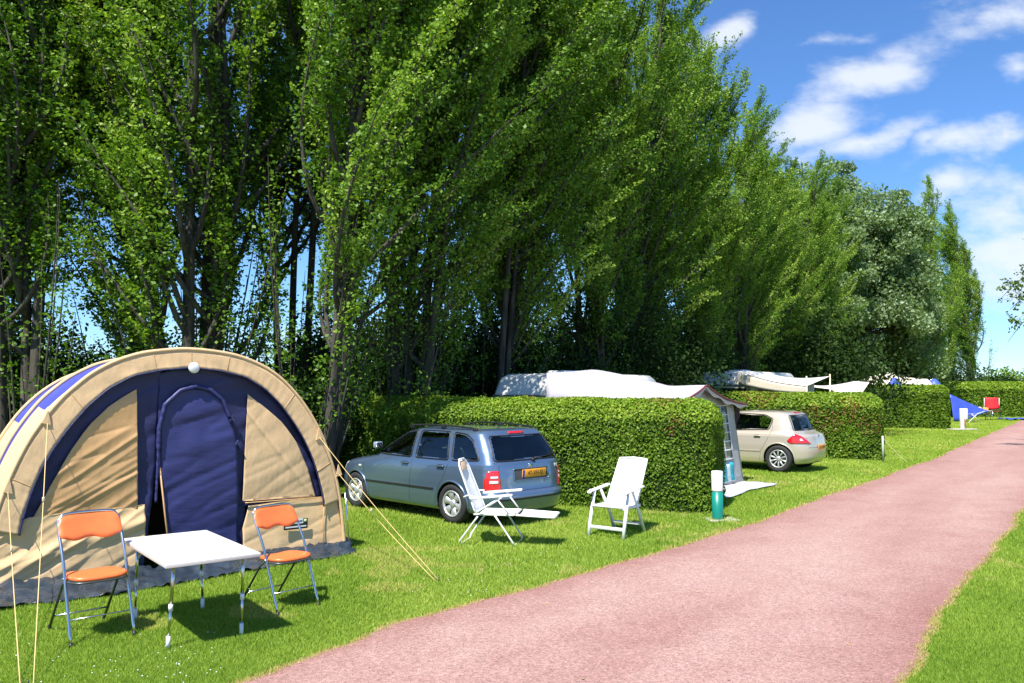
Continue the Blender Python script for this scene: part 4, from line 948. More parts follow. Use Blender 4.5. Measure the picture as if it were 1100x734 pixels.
tbx = empty('camp_table', (30.2, 52.9, 0), .1, 'low camping table with odds and ends between the blue sheet and the red chair', 'table')
MB().box((0, 0, .60), (1.0, .6, .03), bevel=.01).build('tabletop', M_white_plastic, tbx)
for sx in (-1, 1):
    for sy in (-1, 1): MB().tube([(sx*.45, sy*.25, 0), (sx*.45, sy*.25, .59)], .015).build('leg', M_dark_steel, tbx)
for (x, y, s, c, lab, nm) in ((30.0, 52.9, .26, (.75, .70, .65), 'pale bundle lying on the far camping table', 'bundle'), (30.45, 52.85, .22, (.72, .33, .08), 'orange-brown bag on the far camping table', 'bag')):
    b_ = MB().box((0, 0, .0), (s*1.5, s, s*.9), bevel=s*.3, seg=3).build(nm, mat(nm+'_cloth', c, .8)); b_.location = (x, y, .615+s*.45); tag(b_, lab, nm)
gsx = empty('blue_groundsheet', (33.4, 53.2, 0), 0, 'flat blue groundsheet spread on the grass by the far hedge', 'groundsheet')
P = [[(-1.7+3.6*u, -.8+1.5*v, .03+.05*abs(sin(u*9+v*4))+.05*abs(sin(u*17-v*9))) for u in np.linspace(0, 1, 40)] for v in np.linspace(0, 1, 14)]
MB().grid(P).build('sheet', M_tb, gsx, solid=.01)
wp = empty('water_tap_post', (33.7, 52.4, 0), 0, 'slim pale post with a tap rising from the blue groundsheet', 'post')
MB().lathe([(.0, 0), (.22, 0), (.22, .05), (.07, .07), (.07, .75), (.13, .78), (.13, .86), (.05, .9), (.05, 1.45), (.09, 1.47), (.09, 1.55), (0, 1.57)], n=12).build('post', mat('pale_post', (.50, .56, .52), .5), wp)
# ------------------------------------------------------------------ cars
M_glass = glass_mat('car_glass', alpha=.85); M_tyre = mat('tyre', (.022, .022, .024), .75, bump=.3, bscale=60)
M_alloy = mat('silver_wheel', (.55, .56, .57), .32, metal=.55, coat=.3); M_lamp_r = mat('red_lamp', (.62, .012, .02), .12, coat=1.0, bump=.15, bscale=60); M_lamp_w = mat('clear_lamp', (.72, .70, .68), .15, coat=1.0)
M_int = mat('car_interior', (.055, .06, .065), .85); M_seat = mat('grey_seat', (.11, .13, .16), .9); M_plate = mat('orange_plate', (.88, .38, .03), .5); M_ink = mat('plate_ink', (.03, .02, .015), .5)
M_chrome = mat('chrome', (.7, .7, .72), .08, metal=1); M_eu = mat('blue_plate_band', (.02, .05, .45), .5); M_well = mat('wheel_well', (.008, .008, .008), 1., spec=0)
M_headl = mat('headlamp', (.6, .62, .64), .08, coat=1)
class CarShape:
    def __init__(s, lv, pr=12., pf=6.):
        s.pr = pr; s.pf = pf
        """lv rows: z, xr, xf, w, n_rear, n_front"""
        T = np.array(lv, float); d = np.concatenate([[0], np.cumsum(np.sqrt((np.diff(T[:, :4], axis=0)**2).sum(1)))]); N = 420
        t = np.linspace(0, d[-1], N); A = np.stack([np.interp(t, d, T[:, k]) for k in range(T.shape[1])], 1)
        k = np.exp(-np.linspace(-2, 2, 17)**2); k /= k.sum(); B = A.copy()
        for c in range(A.shape[1]): B[:, c] = np.convolve(np.pad(A[:, c], 8, mode='edge'), k, 'valid')
        s.L = B; s.zs = np.maximum.accumulate(B[:, 0]+np.arange(N)*1e-7)
    def at(s, z): return [float(np.interp(z, s.zs, s.L[:, k])) for k in range(1, 6)]
    def Y(s, x, z):
        xr_, xf_, w, nr, nf = s.at(z); c = (xr_+xf_)/2; a = (xf_-xr_)/2; n, p = (nf, s.pf) if x > c else (nr, s.pr)
        return w*(max(0, 1-min(1, abs((x-c)/a))**p))**(1/n)
    def Xr(s, y, z):
        xr_, xf_, w, nr, nf = s.at(z); c = (xr_+xf_)/2; a = (xf_-xr_)/2; return c - a*(max(0, 1-min(1, abs(y/w))**nr))**(1/s.pr)
    def Xf(s, y, z):
        xr_, xf_, w, nr, nf = s.at(z); c = (xr_+xf_)/2; a = (xf_-xr_)/2; return c + a*(max(0, 1-min(1, abs(y/w))**nf))**(1/s.pf)
    def ring(s, row, M):
        z, xr_, xf_, w, nr, nf = row; c = (xr_+xf_)/2; a = (xf_-xr_)/2; th = (1-np.cos(np.linspace(0, pi, 2400)))*pi/2; th = np.where(th < pi/2, th, th); n = np.where(th < pi/2, nf, nr); p = np.where(th < pi/2, s.pf, s.pr)
        x = c + a*np.sign(np.cos(th))*np.abs(np.cos(th))**(2/p); y = w*np.abs(np.sin(th))**(2/n)
        d = np.concatenate([[0], np.cumsum(np.hypot(np.diff(x), np.diff(y)))]); t = np.linspace(0, d[-1], M)
        return np.interp(t, d, x), np.interp(t, d, y)
    def side(s, x, z, off=0., sgn=1):
        y = s.Y(x, z); e = .01; yx = (s.Y(x+e, z)-s.Y(x-e, z))/(2*e); yz = (s.Y(x, z+e)-s.Y(x, z-e))/(2*e)
        n = Vector((-yx, 1, -yz)).normalized(); return (x+n.x*off, sgn*(y+n.y*off), z+n.z*off)
    def rear(s, y, z, off=0.):
        x = s.Xr(y, z); e = .01; xy = (s.Xr(y+e, z)-s.Xr(y-e, z))/(2*e); xz = (s.Xr(y, z+e)-s.Xr(y, z-e))/(2*e)
        n = Vector((-1, xy, xz)).normalized(); return (x+n.x*off, y+n.y*off, z+n.z*off)
    def front(s, y, z, off=0.):
        x = s.Xf(y, z); e = .01; xy = (s.Xf(y+e, z)-s.Xf(y-e, z))/(2*e); xz = (s.Xf(y, z+e)-s.Xf(y, z-e))/(2*e)
        n = Vector((1, -xy, -xz)).normalized(); return (x+n.x*off, y+n.y*off, z+n.z*off)
def inside(poly, px, pz):
    c = np.zeros(px.shape, bool); n = len(poly)
    for i in range(n):
        (xa, za), (xb, zb) = poly[i], poly[(i+1) % n]
        if za == zb: continue
        cond = ((za > pz) != (zb > pz)) & (px < (xb-xa)*(pz-za)/(zb-za)+xa); c ^= cond
    return c
def shrink(poly, d):
    cx = sum(p[0] for p in poly)/len(poly); cz = sum(p[1] for p in poly)/len(poly); o = []
    for (x, z) in poly:
        l = math.hypot(x-cx, z-cz); k = max(0, 1-d/l*1.25); o.append((cx+(x-cx)*k, cz+(z-cz)*k))
    return o
def dens(poly, n=10, rnd=.0):
    """denser closed outline with rounded corners"""
    P = [Vector((x, z, 0)) for x, z in poly]; o = []; m = len(P)
    for i in range(m):
        a, b, c = P[i-1], P[i], P[(i+1) % m]
        la, lc = min(.45, rnd/(b-a).length), min(.45, rnd/(c-b).length); p0 = b+(a-b)*la; p1 = b+(c-b)*lc
        for k in range(6): t = k/5; o.append(tuple(((1-t)**2*p0+2*t*(1-t)*b+t*t*p1)[:2]))
    q = []
    for i in range(len(o)):
        a, b = o[i], o[(i+1) % len(o)]; l = math.hypot(a[0]-b[0], a[1]-b[1]); k = max(1, int(l/.05))
        for j in range(k): q.append((a[0]+(b[0]-a[0])*j/k, a[1]+(b[1]-a[1])*j/k))
    return q
def build_car(spec, root):
    S = CarShape(spec['levels'], *spec.get('plan', (12., 6.))); M = 280; paint = spec['paint']; rw, fw, ar = spec['xr'], spec['xf'], spec['arch']; wr = spec['wheel_r']
    rows = []
    for row in S.L[::2]:
        x, y = S.ring(row, M); X = np.concatenate([x, x[-2:0:-1]]); Yv = np.concatenate([y, -y[-2:0:-1]]); rows.append(np.stack([X, Yv, np.full(len(X), row[0])], 1))
    V = np.stack(rows); nr, nc = V.shape[:2]
    i = np.arange(nr-1)[:, None]; j = np.arange(nc)[None]; j2 = (j+1) % nc
    F = np.stack([i*nc+j, i*nc+j2, (i+1)*nc+j2, (i+1)*nc+j], -1).reshape(-1, 4); Vf = V.reshape(-1, 3); C = Vf[F].mean(1)
    kill = np.zeros(len(F), bool)
    sides = [dens(p, rnd=.05) for p in spec['side_windows']]
    for p in sides: kill |= inside(shrink(p, .02), C[:, 0], C[:, 2]) & (np.abs(C[:, 1]) > .45)
    rearw = dens(spec['rear_window'], rnd=.06); kill |= inside(shrink(rearw, .02), C[:, 1], C[:, 2]) & (C[:, 0] < -1.2)
    frontw = dens(spec['windscreen'], rnd=.06); kill |= inside(shrink(frontw, .02), C[:, 1], C[:, 2]) & (C[:, 0] > 0)
    for xw in (rw, fw): kill |= ((C[:, 0]-xw)**2+(C[:, 2]-wr)**2 < ar**2) & (np.abs(C[:, 1]) > .4)
    me_o = np_mesh('body', Vf, F[~kill], paint, root, smooth=True)
    bm = bmesh.new(); bm.from_mesh(me_o.data); bmesh.ops.recalc_face_normals(bm, faces=bm.faces); bm.to_mesh(me_o.data); bm.free()
    top = S.L[-1]; 
    # underside
    zu = S.L[0][0]; x, y = S.ring(S.L[0], 60); under = MB(); under.add([(a*.98, b*.85, zu+.03) for a, b in zip(x, y)]+[(a*.98, -b*.85, zu+.03) for a, b in zip(x[::-1], y[::-1])], [tuple(range(120))])
    under.box((0, 0, zu+.12), (S.L[0][2]-S.L[0][1]-.35, 1.05, .22)); under.build('underbody', M_well, root)
    # glass + seals
    def pane(name, poly, fn):
        g = poly_patch(shrink(poly, .0), lambda a, z: fn(a, z, -.004), 14, 14).build(name, M_glass, root)
        pts = [fn(a, z, .002) for a, z in poly]; MB().tube(pts+[pts[0], pts[1]], .011, n=6, cap=False).build('window_seal', spec.get('seal', M_black), g)
        return g
    for p in sides:
        for sg in (1, -1): pane('side_window', p, lambda a, z, o, sg=sg: S.side(a, z, o, sg))
    pane('rear_window', rearw, lambda a, z, o: S.rear(a, z, o)); pane('windscreen', frontw, lambda a, z, o: S.front(a, z, o))
    # cabin
    cab = MB(); cab.box((-.35, 0, .52), (2.9, 1.25, .08)); cab.box((.85, 0, .78), (.35, 1.2, .3), bevel=.08); cab.box((-1.55, 0, .80), (.75, 1.1, .04)); cab.build('cabin_trim', M_int, root)
    for (sx, ww, sy) in ((.15, .5, .36), (.15, .5, -.36), (-.80, 1.2, 0)):
        st_ = MB().box((sx-.20, sy, .85), (.16, ww, .62), rot=(0, -.25, 0), bevel=.05).box((sx+.08, sy, .58), (.5, ww, .16), bevel=.05).build('car_seat', M_seat, root)
        for hy in ((sy,) if ww < 1 else (-.36, .36)): MB().box((sx-.31, hy, 1.20), (.10, .26, .17), rot=(0, -.2, 0), bevel=.045).build('headrest', M_seat, st_)
    # panel gaps, rub strips
    gaps = MB()
    for ln in spec['gaps']:
        q = []
        for a, b in zip(ln, ln[1:]):
            k = max(1, int(math.hypot(a[0]-b[0], a[1]-b[1])/.06)); q += [(a[0]+(b[0]-a[0])*t/k, a[1]+(b[1]-a[1])*t/k) for t in range(k)]
        q.append(ln[-1])
        for sg in (1, -1): gaps.tube([S.side(x, z, -.001, sg) for x, z in q], .0035, n=5)
    for ln in spec['rear_gaps']:
        q = []
        for a, b in zip(ln, ln[1:]):
            k = max(1, int(math.hypot(a[0]-b[0], a[1]-b[1])/.06)); q += [(a[0]+(b[0]-a[0])*t/k, a[1]+(b[1]-a[1])*t/k) for t in range(k)]
        q.append(ln[-1]); gaps.tube([S.rear(y, z, -.001) for y, z in q], .004, n=5)
    gaps.build('panel_gaps', M_black, root)
    for sg in (1, -1):
        ln = spec['rub']; P = [[S.side(x, z, o, sg) for (z, o) in ((ln[2]-.016, .001), (ln[2]-.014, .009), (ln[2]+.014, .009), (ln[2]+.016, .001))] for x in np.linspace(ln[0], ln[1], 30)]
        MB().grid(P, smooth=False).build('rub_strip', spec['rubmat'], root)
        for xw in (rw, fw):
            q = []
            for k in range(33):
                a = RD(-12)+RD(204)*k/32; x = xw+ar*cos(a); z = wr+ar*sin(a)
                if z > zu+.02: q.append(S.side(x, z, .001, sg))
            MB().tube(q, .017, n=8).build('arch_lip', paint, root)
            yb = sg*.42; prof = [(ar+.004, 0.0)]; w_ = MB(); P = []
            for k in range(25):
                a = pi*k/24*1.16-.25; x = xw+(ar+.004)*cos(a); z = wr+(ar+.004)*sin(a); z = max(z, .16); y1 = S.Y(x, max(z, zu+.02)); P.append([(x, sg*.40, z), (x, sg*max(.42, y1-.006), z)])
            w_.grid(P); w_.add([p[0] for p in P], [tuple(range(25))]); w_.build('wheel_well', M_well, root)
        for hx, hz in spec['handles']:
            p = S.side(hx, hz, .026, sg); h_ = MB().box(p, (.17, .022, .028), bevel=.009).build('door_handle', paint, root)
            p = S.side(hx, hz, .004, sg); MB().box(p, (.13, .012, .05), bevel=.005).build('handle_recess', M_black, h_)
        mx_ = spec['mirror']; p = S.side(mx_[0], mx_[1], .09, sg)
        m_ = MB().box((p[0], p[1]+sg*.03, p[2]+.03), (.10, .16, .115), rot=(0, 0, sg*.2), bevel=.03, seg=3).build('door_mirror', spec.get('mirror_mat', paint), root)
        MB().box((p[0]-.049, p[1]+sg*.035, p[2]+.03), (.006, .13, .085), rot=(0, 0, sg*.2), bevel=.003).build('mirror_glass', M_chrome, m_)
    # wheels
    for xw in (fw, rw):
        for sg in (1, -1):
            yc = sg*(spec['track']); w = empty('wheel', (xw, yc, wr)); w.parent = root
            T_ = spec['tyre_w']/2; rr = spec['rim_r']
            MB().lathe([(rr, -T_*.8), (rr+.02, -T_), (wr-.02, -T_), (wr-.004, -T_*.75), (wr, -T_*.4), (wr, T_*.4), (wr-.004, T_*.75), (wr-.02, T_), (rr+.02, T_), (rr, T_*.8)], axis='y', n=48).build('tyre', M_tyre, w)
            MB().lathe([(0.0, sg*(T_-.085)), (rr, sg*(T_-.085)), (rr+.002, -sg*T_*.7)], axis='y', n=40).build('brake_disc', M_dark_steel, w)
            rm_ = MB(); rm_.lathe([(rr-.028, sg*(T_-.03)), (rr-.022, sg*(T_-.004)), (rr-.004, sg*(T_+.002)), (rr+.004, sg*(T_-.012)), (rr, sg*(T_-.06))], axis='y', n=48)
            n_, wd0, wd1 = spec['spokes']
            for k in range(n_):
                a = 2*pi*k/n_+.3; ca, sa = cos(a), sin(a); P = []
                for t in np.linspace(0, 1, 6):
                    r__ = .05+(rr-.07)*t + .0; hw = wd0+(wd1-wd0)*t; dp = T_-.016-.022*(1-t)**2+.012*sin(t*pi)
                    row = []
                    for (u, dd) in ((-1, -.022), (-.85, -.002), (0, .003), (.85, -.002), (1, -.022)):
                        row.append((r__*ca-u*hw*sa, sg*(dp+dd), r__*sa+u*hw*ca))
                    P.append(row)
                rm_.grid(P)
            rm_.lathe([(0, sg*(T_-.006)), (.035, sg*(T_-.008)), (.062, sg*(T_-.022)), (.066, sg*(T_-.06))], axis='y', n=24)
            rm_.build('rim', M_alloy, w)
    # rear lamps as wrap-round patches: (list of (z, x_side, y_rear))
    for (name, m_, pts, off) in spec['lamps']:
        for sg in (1, -1):
            P = []
            for z in np.linspace(pts[0][0], pts[-1][0], 14):
                xs_ = float(np.interp(z, [p[0] for p in pts], [p[1] for p in pts])); yr_ = float(np.interp(z, [p[0] for p in pts], [p[2] for p in pts]))
                xr_, xf_, w, nr_, nf_ = S.at(z); row = [z, xr_, xf_, w, nr_, nf_]; X, Yv = S.ring(row, 1400)
                a = np.argmax((X < xs_) & (np.arange(1400) > 300)); b = np.argmax((Yv < yr_) & (X < -1)); idx = np.linspace(a, max(b, a+5), 16).astype(int)
                row_ = []
                for q in idx:
                    q = min(max(q, 1), 1398); tx, ty = X[q+1]-X[q-1], Yv[q+1]-Yv[q-1]; l = math.hypot(tx, ty); nx__, ny__ = ty/l, -tx/l
                    if nx__*(X[q]-(-1)) + ny__*Yv[q] < 0: nx__, ny__ = -nx__, -ny__
                    row_.append((X[q]+nx__*off, sg*(Yv[q]+ny__*off), z))
                P.append(row_)
            MB().grid(P).build(name, m_, root, solid=.006)
    # plate
    py_, pz, pw, ph = spec['plate']; pr = S.rear(py_, pz, .0); 
    if spec.get('recess'):
        zc, hw, hh_ = spec['recess']; fr = MB()
        P = [[S.rear(y, z, .003) for y in np.linspace(-hw, hw, 12)] for z in np.linspace(zc-hh_, zc+hh_, 6)]; MB().grid(P).build('plate_recess', M_int, root)
        pts = [S.rear(y, z, .004) for y, z in dens([(-hw, zc-hh_), (hw, zc-hh_), (hw, zc+hh_), (-hw, zc+hh_)], rnd=.02)]; MB().tube(pts+pts[:1], .008, n=6).build('recess_rim', paint, root)
    tilt = spec.get('plate_tilt', .12)
    pl_ = MB().box((0, 0, 0), (.014, pw, ph), bevel=.004).build('number_plate', M_plate, root); pl_.location = (pr[0]-.012, py_, pz); pl_.rotation_euler = (0, -tilt, 0)
    MB().box((-.0078, pw/2-.022, 0), (.002, .04, ph-.006)).build('plate_band', M_eu, pl_)
    t_ = text(spec['plate_text'], ph*.78, (-.0085, -.018, 0), (pi/2, 0, -pi/2), M_ink, pl_, 'plate_lettering', sx=spec.get('plate_sx', .9)); 
    return S
# estate car
M_blue = mat('steel_blue_paint', (.135, .205, .32), .28, metal=.62, coat=1.0, spec=.5)
LV = [(.17, -1.90, 1.80, .70, 5, 3.5), (.19, -2.06, 1.95, .77, 5, 3.5), (.24, -2.11, 2.02, .80, 4, 3.2), (.40, -2.165, 2.05, .825, 4.2, 3.0), (.49, -2.165, 2.04, .832, 4.2, 3.0), (.515, -2.10, 2.03, .828, 4.5, 3.0),
      (.62, -2.085, 2.0, .832, 4.8, 3.0), (.74, -2.075, 1.93, .830, 5, 3.0), (.80, -2.065, 1.78, .826, 5, 3.2), (.87, -2.055, 1.40, .818, 5, 3.5), (.92, -2.045, 1.02, .806, 5, 3.8), (.95, -2.03, .93, .795, 5, 4), (1.10, -1.945, .67, .755, 5, 4),
      (1.30, -1.80, .28, .690, 5, 4), (1.375, -1.735, .10, .655, 5, 4), (1.415, -1.71, -.04, .60, 4.5, 3.5), (1.437, -1.58, -.22, .50, 4, 3), (1.450, -1.30, -.50, .28, 3, 3), (1.453, -.95, -.85, .02, 2, 2)]
est = empty('estate_car', (-1.19, 13.74, 0), atan2(.700, -.713), 'steel-blue estate car with roof rails parked in front of the nearest hedge', 'car')
S1 = build_car(dict(levels=LV, paint=M_blue, xr=-1.23, xf=1.23, arch=.345, wheel_r=.305, track=.735, tyre_w=.18, rim_r=.20, spokes=(6, .028, .070),
    side_windows=[[(.80, .97), (.24, 1.33), (-.24, 1.385), (-.24, .96)], [(-.34, .96), (-.34, 1.385), (-1.02, 1.385), (-1.12, .96)], [(-1.20, .96), (-1.12, 1.38), (-1.40, 1.36), (-1.58, 1.27), (-1.78, .985)]],
    rear_window=[(-.66, .975), (.66, .975), (.56, 1.335), (-.56, 1.335)], windscreen=[(-.66, 1.0), (.66, 1.0), (.54, 1.365), (-.54, 1.365)],
    gaps=[[(-.29, 1.40), (-.29, .95), (-.24, .55), (-.22, .27)], [(-1.07, 1.39), (-1.16, .95), (-1.02, .66), (-.90, .50), (-.82, .27)], [(1.0, .90), (1.0, .50), (.94, .27)], [(.86, .955), (.3, 1.365), (-.1, 1.41), (-1.07, 1.41)], [(-1.70, .80), (-1.60, .80), (-1.60, .66), (-1.74, .66)]],
    rear_gaps=[[(-.62, .53), (-.61, .9), (-.70, 1.0)], [(.62, .53), (.61, .9), (.70, 1.0)], [(-.62, .53), (.62, .53)]],
    rub=(1.0, -.82, .50), rubmat=M_black, handles=[(-.12, .86), (-.98, .86)], mirror=(.70, 1.0), mirror_mat=mat('pale_blue_paint', (.35, .42, .52), .3, metal=.4, coat=1),
    lamps=[('tail_lamp', M_lamp_r, [(.545, -1.88, .60), (.70, -1.88, .61), (.84, -1.92, .62)], .008), ('reverse_lamp', M_lamp_w, [(.66, -1.95, .64), (.70, -1.95, .64)], .013), ('indicator_lamp', M_lamp_w, [(.735, -1.96, .64), (.765, -1.96, .64)], .013)],
    plate=(-.05, .775, .50, .12), recess=(.765, .36, .085), plate_text='47-XH-SJ', plate_tilt=.07), est)
# estate details
for sg in (1, -1):
    q = [(.05, sg*.60, 1.415), (-.02, sg*.605, 1.452), (-.5, sg*.60, 1.477), (-1.1, sg*.595, 1.468), (-1.50, sg*.58, 1.440), (-1.60, sg*.575, 1.405)]
    r1 = MB().tube(bez(q, 6), .014, n=8).build('roof_rail', M_black, est)
    for x, z in ((-.02, 1.43), (-.78, 1.452), (-1.5, 1.42)): MB().box((x, sg*.597, z), (.09, .03, .05), bevel=.01).build('rail_foot', M_black, r1)
P = [[S1.rear(y, z, .006) for y in np.linspace(-.16, .16, 8)] for z in (1.358, 1.392)]; MB().grid(P).build('high_brake_lamp', M_lamp_r, est, solid=.008)
est.scale = (1, 1.02, .975)
a, b = S1.rear(-.10, .985, .02), S1.rear(-.60, 1.02, .022); w_ = MB().tube([a, S1.rear(-.35, 1.0, .024), b], .009, n=6).build('rear_wiper', M_black, est)
MB().lathe([(0, -.02), (.03, -.02), (.03, .015), (0, .02)], c=S1.rear(-.08, .965, .008), axis='x', n=16).build('wiper_hub', M_black, w_)
bd = S1.rear(0, .895, .004); MB().lathe([(0, -.008), (.034, -.008), (.040, 0), (.040, .004)], c=bd, axis='x', n=20).build('badge', M_chrome, est)
arr = MB(); arr.prism([(-.018, -.014), (.02, -.004), (.006, .004), (.022, .02), (-.004, .012), (-.012, .022)], bd[0]-.012, bd[0]-.008, axis='x'); arr.v = [(x, y+bd[1], z+bd[2]) for x, y, z in arr.v]; arr.build('badge_emblem', M_green, est)
pm = S1.rear(-.56, .86, .004); tM = text('M', .085, (pm[0]-.004, pm[1], pm[2]), (pi/2, 0, -pi/2), M_white_plastic, est, 'sticker_lettering')
P = [[S1.rear(y, z, .005) for y in np.linspace(-.70, .70, 30)] for z in np.linspace(.405, .43, 3)]; MB().grid(P).build('bumper_strip', M_black, est)
an = MB().tube([(-1.45, .1, 1.43), (-1.62, .1, 1.55)], .005).tube([(-1.45, .1, 1.42), (-1.46, .1, 1.445)], .02).build('aerial', M_black, est)
for sg in (1, -1):
    P = [[S1.front(sg*y, z, .004) for y in np.linspace(.36, .70, 8)] for z in np.linspace(.62, .76, 5)]; MB().grid(P).build('headlamp', M_headl, est, solid=.006)
    p = S1.side(1.10, .74, .006, sg); MB().box(p, (.07, .01, .03), bevel=.004).build('side_repeater', M_lamp_w, est)
P = [[S1.front(y, z, .004) for y in np.linspace(-.30, .30, 8)] for z in np.linspace(.62, .74, 4)]; MB().grid(P).build('grille', M_black, est)
P = [[(x, sg_, 1.462) for sg_ in (-.3, .3)] for x in (-.1, -.5)]

# beige hatchback
M_champ = mat('champagne_paint', (.56, .50, .415), .33, metal=.35, coat=1.0)
LV2 = [(.19, -1.80, 1.9, .74, 4, 3.2), (.22, -1.94, 2.05, .82, 4, 3.2), (.34, -2.03, 2.12, .855, 3.6, 3.0), (.52, -2.05, 2.12, .87, 3.4, 3.0), (.64, -2.04, 2.08, .875, 3.4, 3.0), (.76, -2.02, 1.95, .87, 3.4, 3.0), (.86, -1.99, 1.6, .865, 3.4, 3.0),
       (.91, -1.93, 1.2, .85, 3.6, 3.4), (.95, -1.80, 1.05, .83, 4, 3.6), (.99, -1.715, .98, .815, 5, 4), (1.12, -1.67, .72, .775, 5, 4), (1.30, -1.59, .32, .71, 5, 4), (1.385, -1.53, .12, .67, 4.5, 4), (1.43, -1.44, -.03, .61, 4, 3.5), (1.453, -1.28, -.2, .50, 3.5, 3), (1.468, -1.0, -.5, .28, 3, 3), (1.471, -.75, -.7, .02, 2, 2)]
hat = empty('hatchback_car', (5.92, 21.3, 0), atan2(.633, -.774), 'champagne-beige hatchback with rounded boot parked beyond the awning', 'car')
S2 = build_car(dict(levels=LV2, plan=(8., 5.), paint=M_champ, xr=-1.31, xf=1.31, arch=.375, wheel_r=.325, track=.77, tyre_w=.205, rim_r=.215, spokes=(10, .012, .024),
    side_windows=[[(.82, 1.0), (.30, 1.35), (-.10, 1.40), (-.08, .985)], [(-.17, .985), (-.20, 1.40), (-.95, 1.37), (-1.16, 1.27), (-1.08, 1.02)]],
    rear_window=[(-.68, 1.0), (.68, 1.0), (.60, 1.36), (-.60, 1.36)], windscreen=[(-.7, 1.02), (.7, 1.02), (.56, 1.38), (-.56, 1.38)],
    gaps=[[(-.13, 1.42), (-.13, .95), (-.13, .55), (-.13, .27)], [(-1.13, 1.36), (-1.16, 1.02), (-1.02, .72), (-.88, .5), (-.84, .27)], [(1.05, .88), (1.0, .5), (.96, .27)]],
    rear_gaps=[[(-.60, .66), (-.62, .9), (-.70, .97)], [(.60, .66), (.62, .9), (.70, .97)], [(-.60, .60), (.60, .60)]],
    rub=(.98, -.86, .50), rubmat=M_champ, handles=[(.0, .84), (-.80, .86)], mirror=(.76, 1.03),
    lamps=[('tail_lamp', M_lamp_r, [(.70, -1.60, .52), (.76, -1.52, .60), (.93, -1.68, .76)], .010), ('reverse_lamp', M_lamp_w, [(.77, -1.80, .70), (.82, -1.80, .72)], .016)],
    plate=(-.02, .60, .48, .115), plate_text='TX-54-RN', plate_tilt=.02), hat)
P = [[S2.rear(y, z, .006) for y in np.linspace(-.2, .2, 8)] for z in (1.40, 1.425)]; MB().grid(P).build('high_brake_lamp', M_lamp_r, hat, solid=.008)
MB().tube([S2.rear(-.05, 1.0, .02), S2.rear(-.5, 1.03, .022)], .010, n=6).build('rear_wiper', M_black, hat)
P = [[(x, y, 1.4735-.04*abs(y/.5)**3-.02*max(0, x+.35)**2) for y in np.linspace(-.46, .46, 12)] for x in np.linspace(-.30, -1.1, 10)]; MB().grid(P).build('sunroof', M_black, hat)
pb = S2.rear(0, .86, .006); MB().prism([(-.03, 0), (0, -.045), (.03, 0), (0, .045)], pb[0]-.008, pb[0], axis='x').build('badge', M_chrome, hat).location = (0, 0, pb[2])
# ------------------------------------------------------------------ caravans, awnings, distant tents
M_cara = mat('caravan_white', (.70, .69, .64), .35, var=.04, vscale=2); M_awn = mat('pale_awning_fabric', (.50, .475, .54), .6, var=.04, vscale=3, bump=.15, bscale=6); M_awng = mat('grey_awning_wall', (.38, .37, .36), .8, var=.08)
M_trim = mat('dark_red_trim', (.16, .03, .04), .7); M_win = mat('awning_window', (.13, .145, .145), .15, var=.3, vscale=5); M_grid = mat('white_curtain', (.62, .64, .66), .7); M_teal = mat('teal_stripe', (.02, .36, .42), .7)
M_dwin = mat('dark_acrylic', (.012, .015, .018), .06); M_cream = mat('cream_fabric', (.62, .55, .43), .8, var=.05, vscale=2, bump=.2, bscale=6); M_awnw = mat('white_canopy', (.74, .71, .66), .7, var=.04)
M_maroon = mat('dark_maroon_fabric', (.03, .012, .016), .8)
RV = Vector((.594, .804, 0)); LVc = Vector((-.804, .594, 0))
def caravan(NR, width, length, h, label, name='caravan', weather=False):
    """NR: near right bottom corner; x axis to the left (width), y axis away (length)"""
    root = empty(name, (NR[0], NR[1], 0), atan2(LVc.y, LVc.x), label, 'caravan')
    # local: x = width to the left, y = -length (away is -y because of handedness)
    prof = []; n = 12
    def side_prof(t):                                                   # length profile top: rounded front and rear
        return t
    P = []
    N = 22
    for i in range(N+1):
        t = i/N; yy = -length*t
        e = min(t, 1-t)*length; k = min(1, e/.45); top = h - .42*(1-sqrt(max(0, 1-(1-k)**2))) ; bot = .42 + .12*(1-k)
        rr = .16; row = []
        pts = [(0, bot), (0, top-rr)] + [(rr-rr*cos(a), top-rr+rr*sin(a)) for a in np.linspace(.2, pi/2, 5)] + [(width-rr+rr*sin(a), top-rr+rr*cos(a)) for a in np.linspace(0, pi/2-.2, 5)] + [(width, top-rr), (width, bot)]
        P.append([(x, yy + (0.0), z) for x, z in pts])
    b = MB().grid(P); 
    for row in (P[0], P[-1]): b.add(row, [tuple(range(len(row)))])
    b.box((width/2, -length/2, .46), (width*.98, length*.94, .1)); b.build('shell', M_cara, root)
    f = MB().box((width/2, .004, h-.82), (width*.86, .03, .5), bevel=.02); f.build('end_window', M_dwin, root)
    MB().box((width/2, .01, h-.47), (width*.99, .05, .035), bevel=.01).build('trim_strip', mat('grey_trim', (.10, .10, .10), .5), root)
    MB().box((width/2, -length*.35, h+.03), (.55, .75, .09), bevel=.03).build('roof_vent', M_white_plastic, root)
    for y in (-length*.25, -length*.7): MB().box((width+.004, y, h-.75), (.03, .9, .45), bevel=.02).build('side_window', M_dwin, root)
    for x in (-.0, width):
        w = MB().lathe([(.18, -.08), (.30, -.08), (.31, 0), (.30, .08), (.18, .08), (0, .06)], c=(abs(x-.12), -length*.5, .31), axis='x', n=24).build('wheel', M_tyre, root)
    MB().tube([(width/2, .0, .5), (width/2, .9, .42)], .04).tube([(width/2, .85, .42), (width/2, .85, .03)], .03).build('drawbar', M_dark_steel, root)
    return root
caravan((1.02, 16.55), 1.78, 4.4, 2.33, 'white caravan with rounded end behind the nearest hedge, half under its pale awning')
caravan((7.95, 27.3), 2.05, 4.8, 2.60, 'white caravan with a roof vent behind the hedge of the beige hatchback')

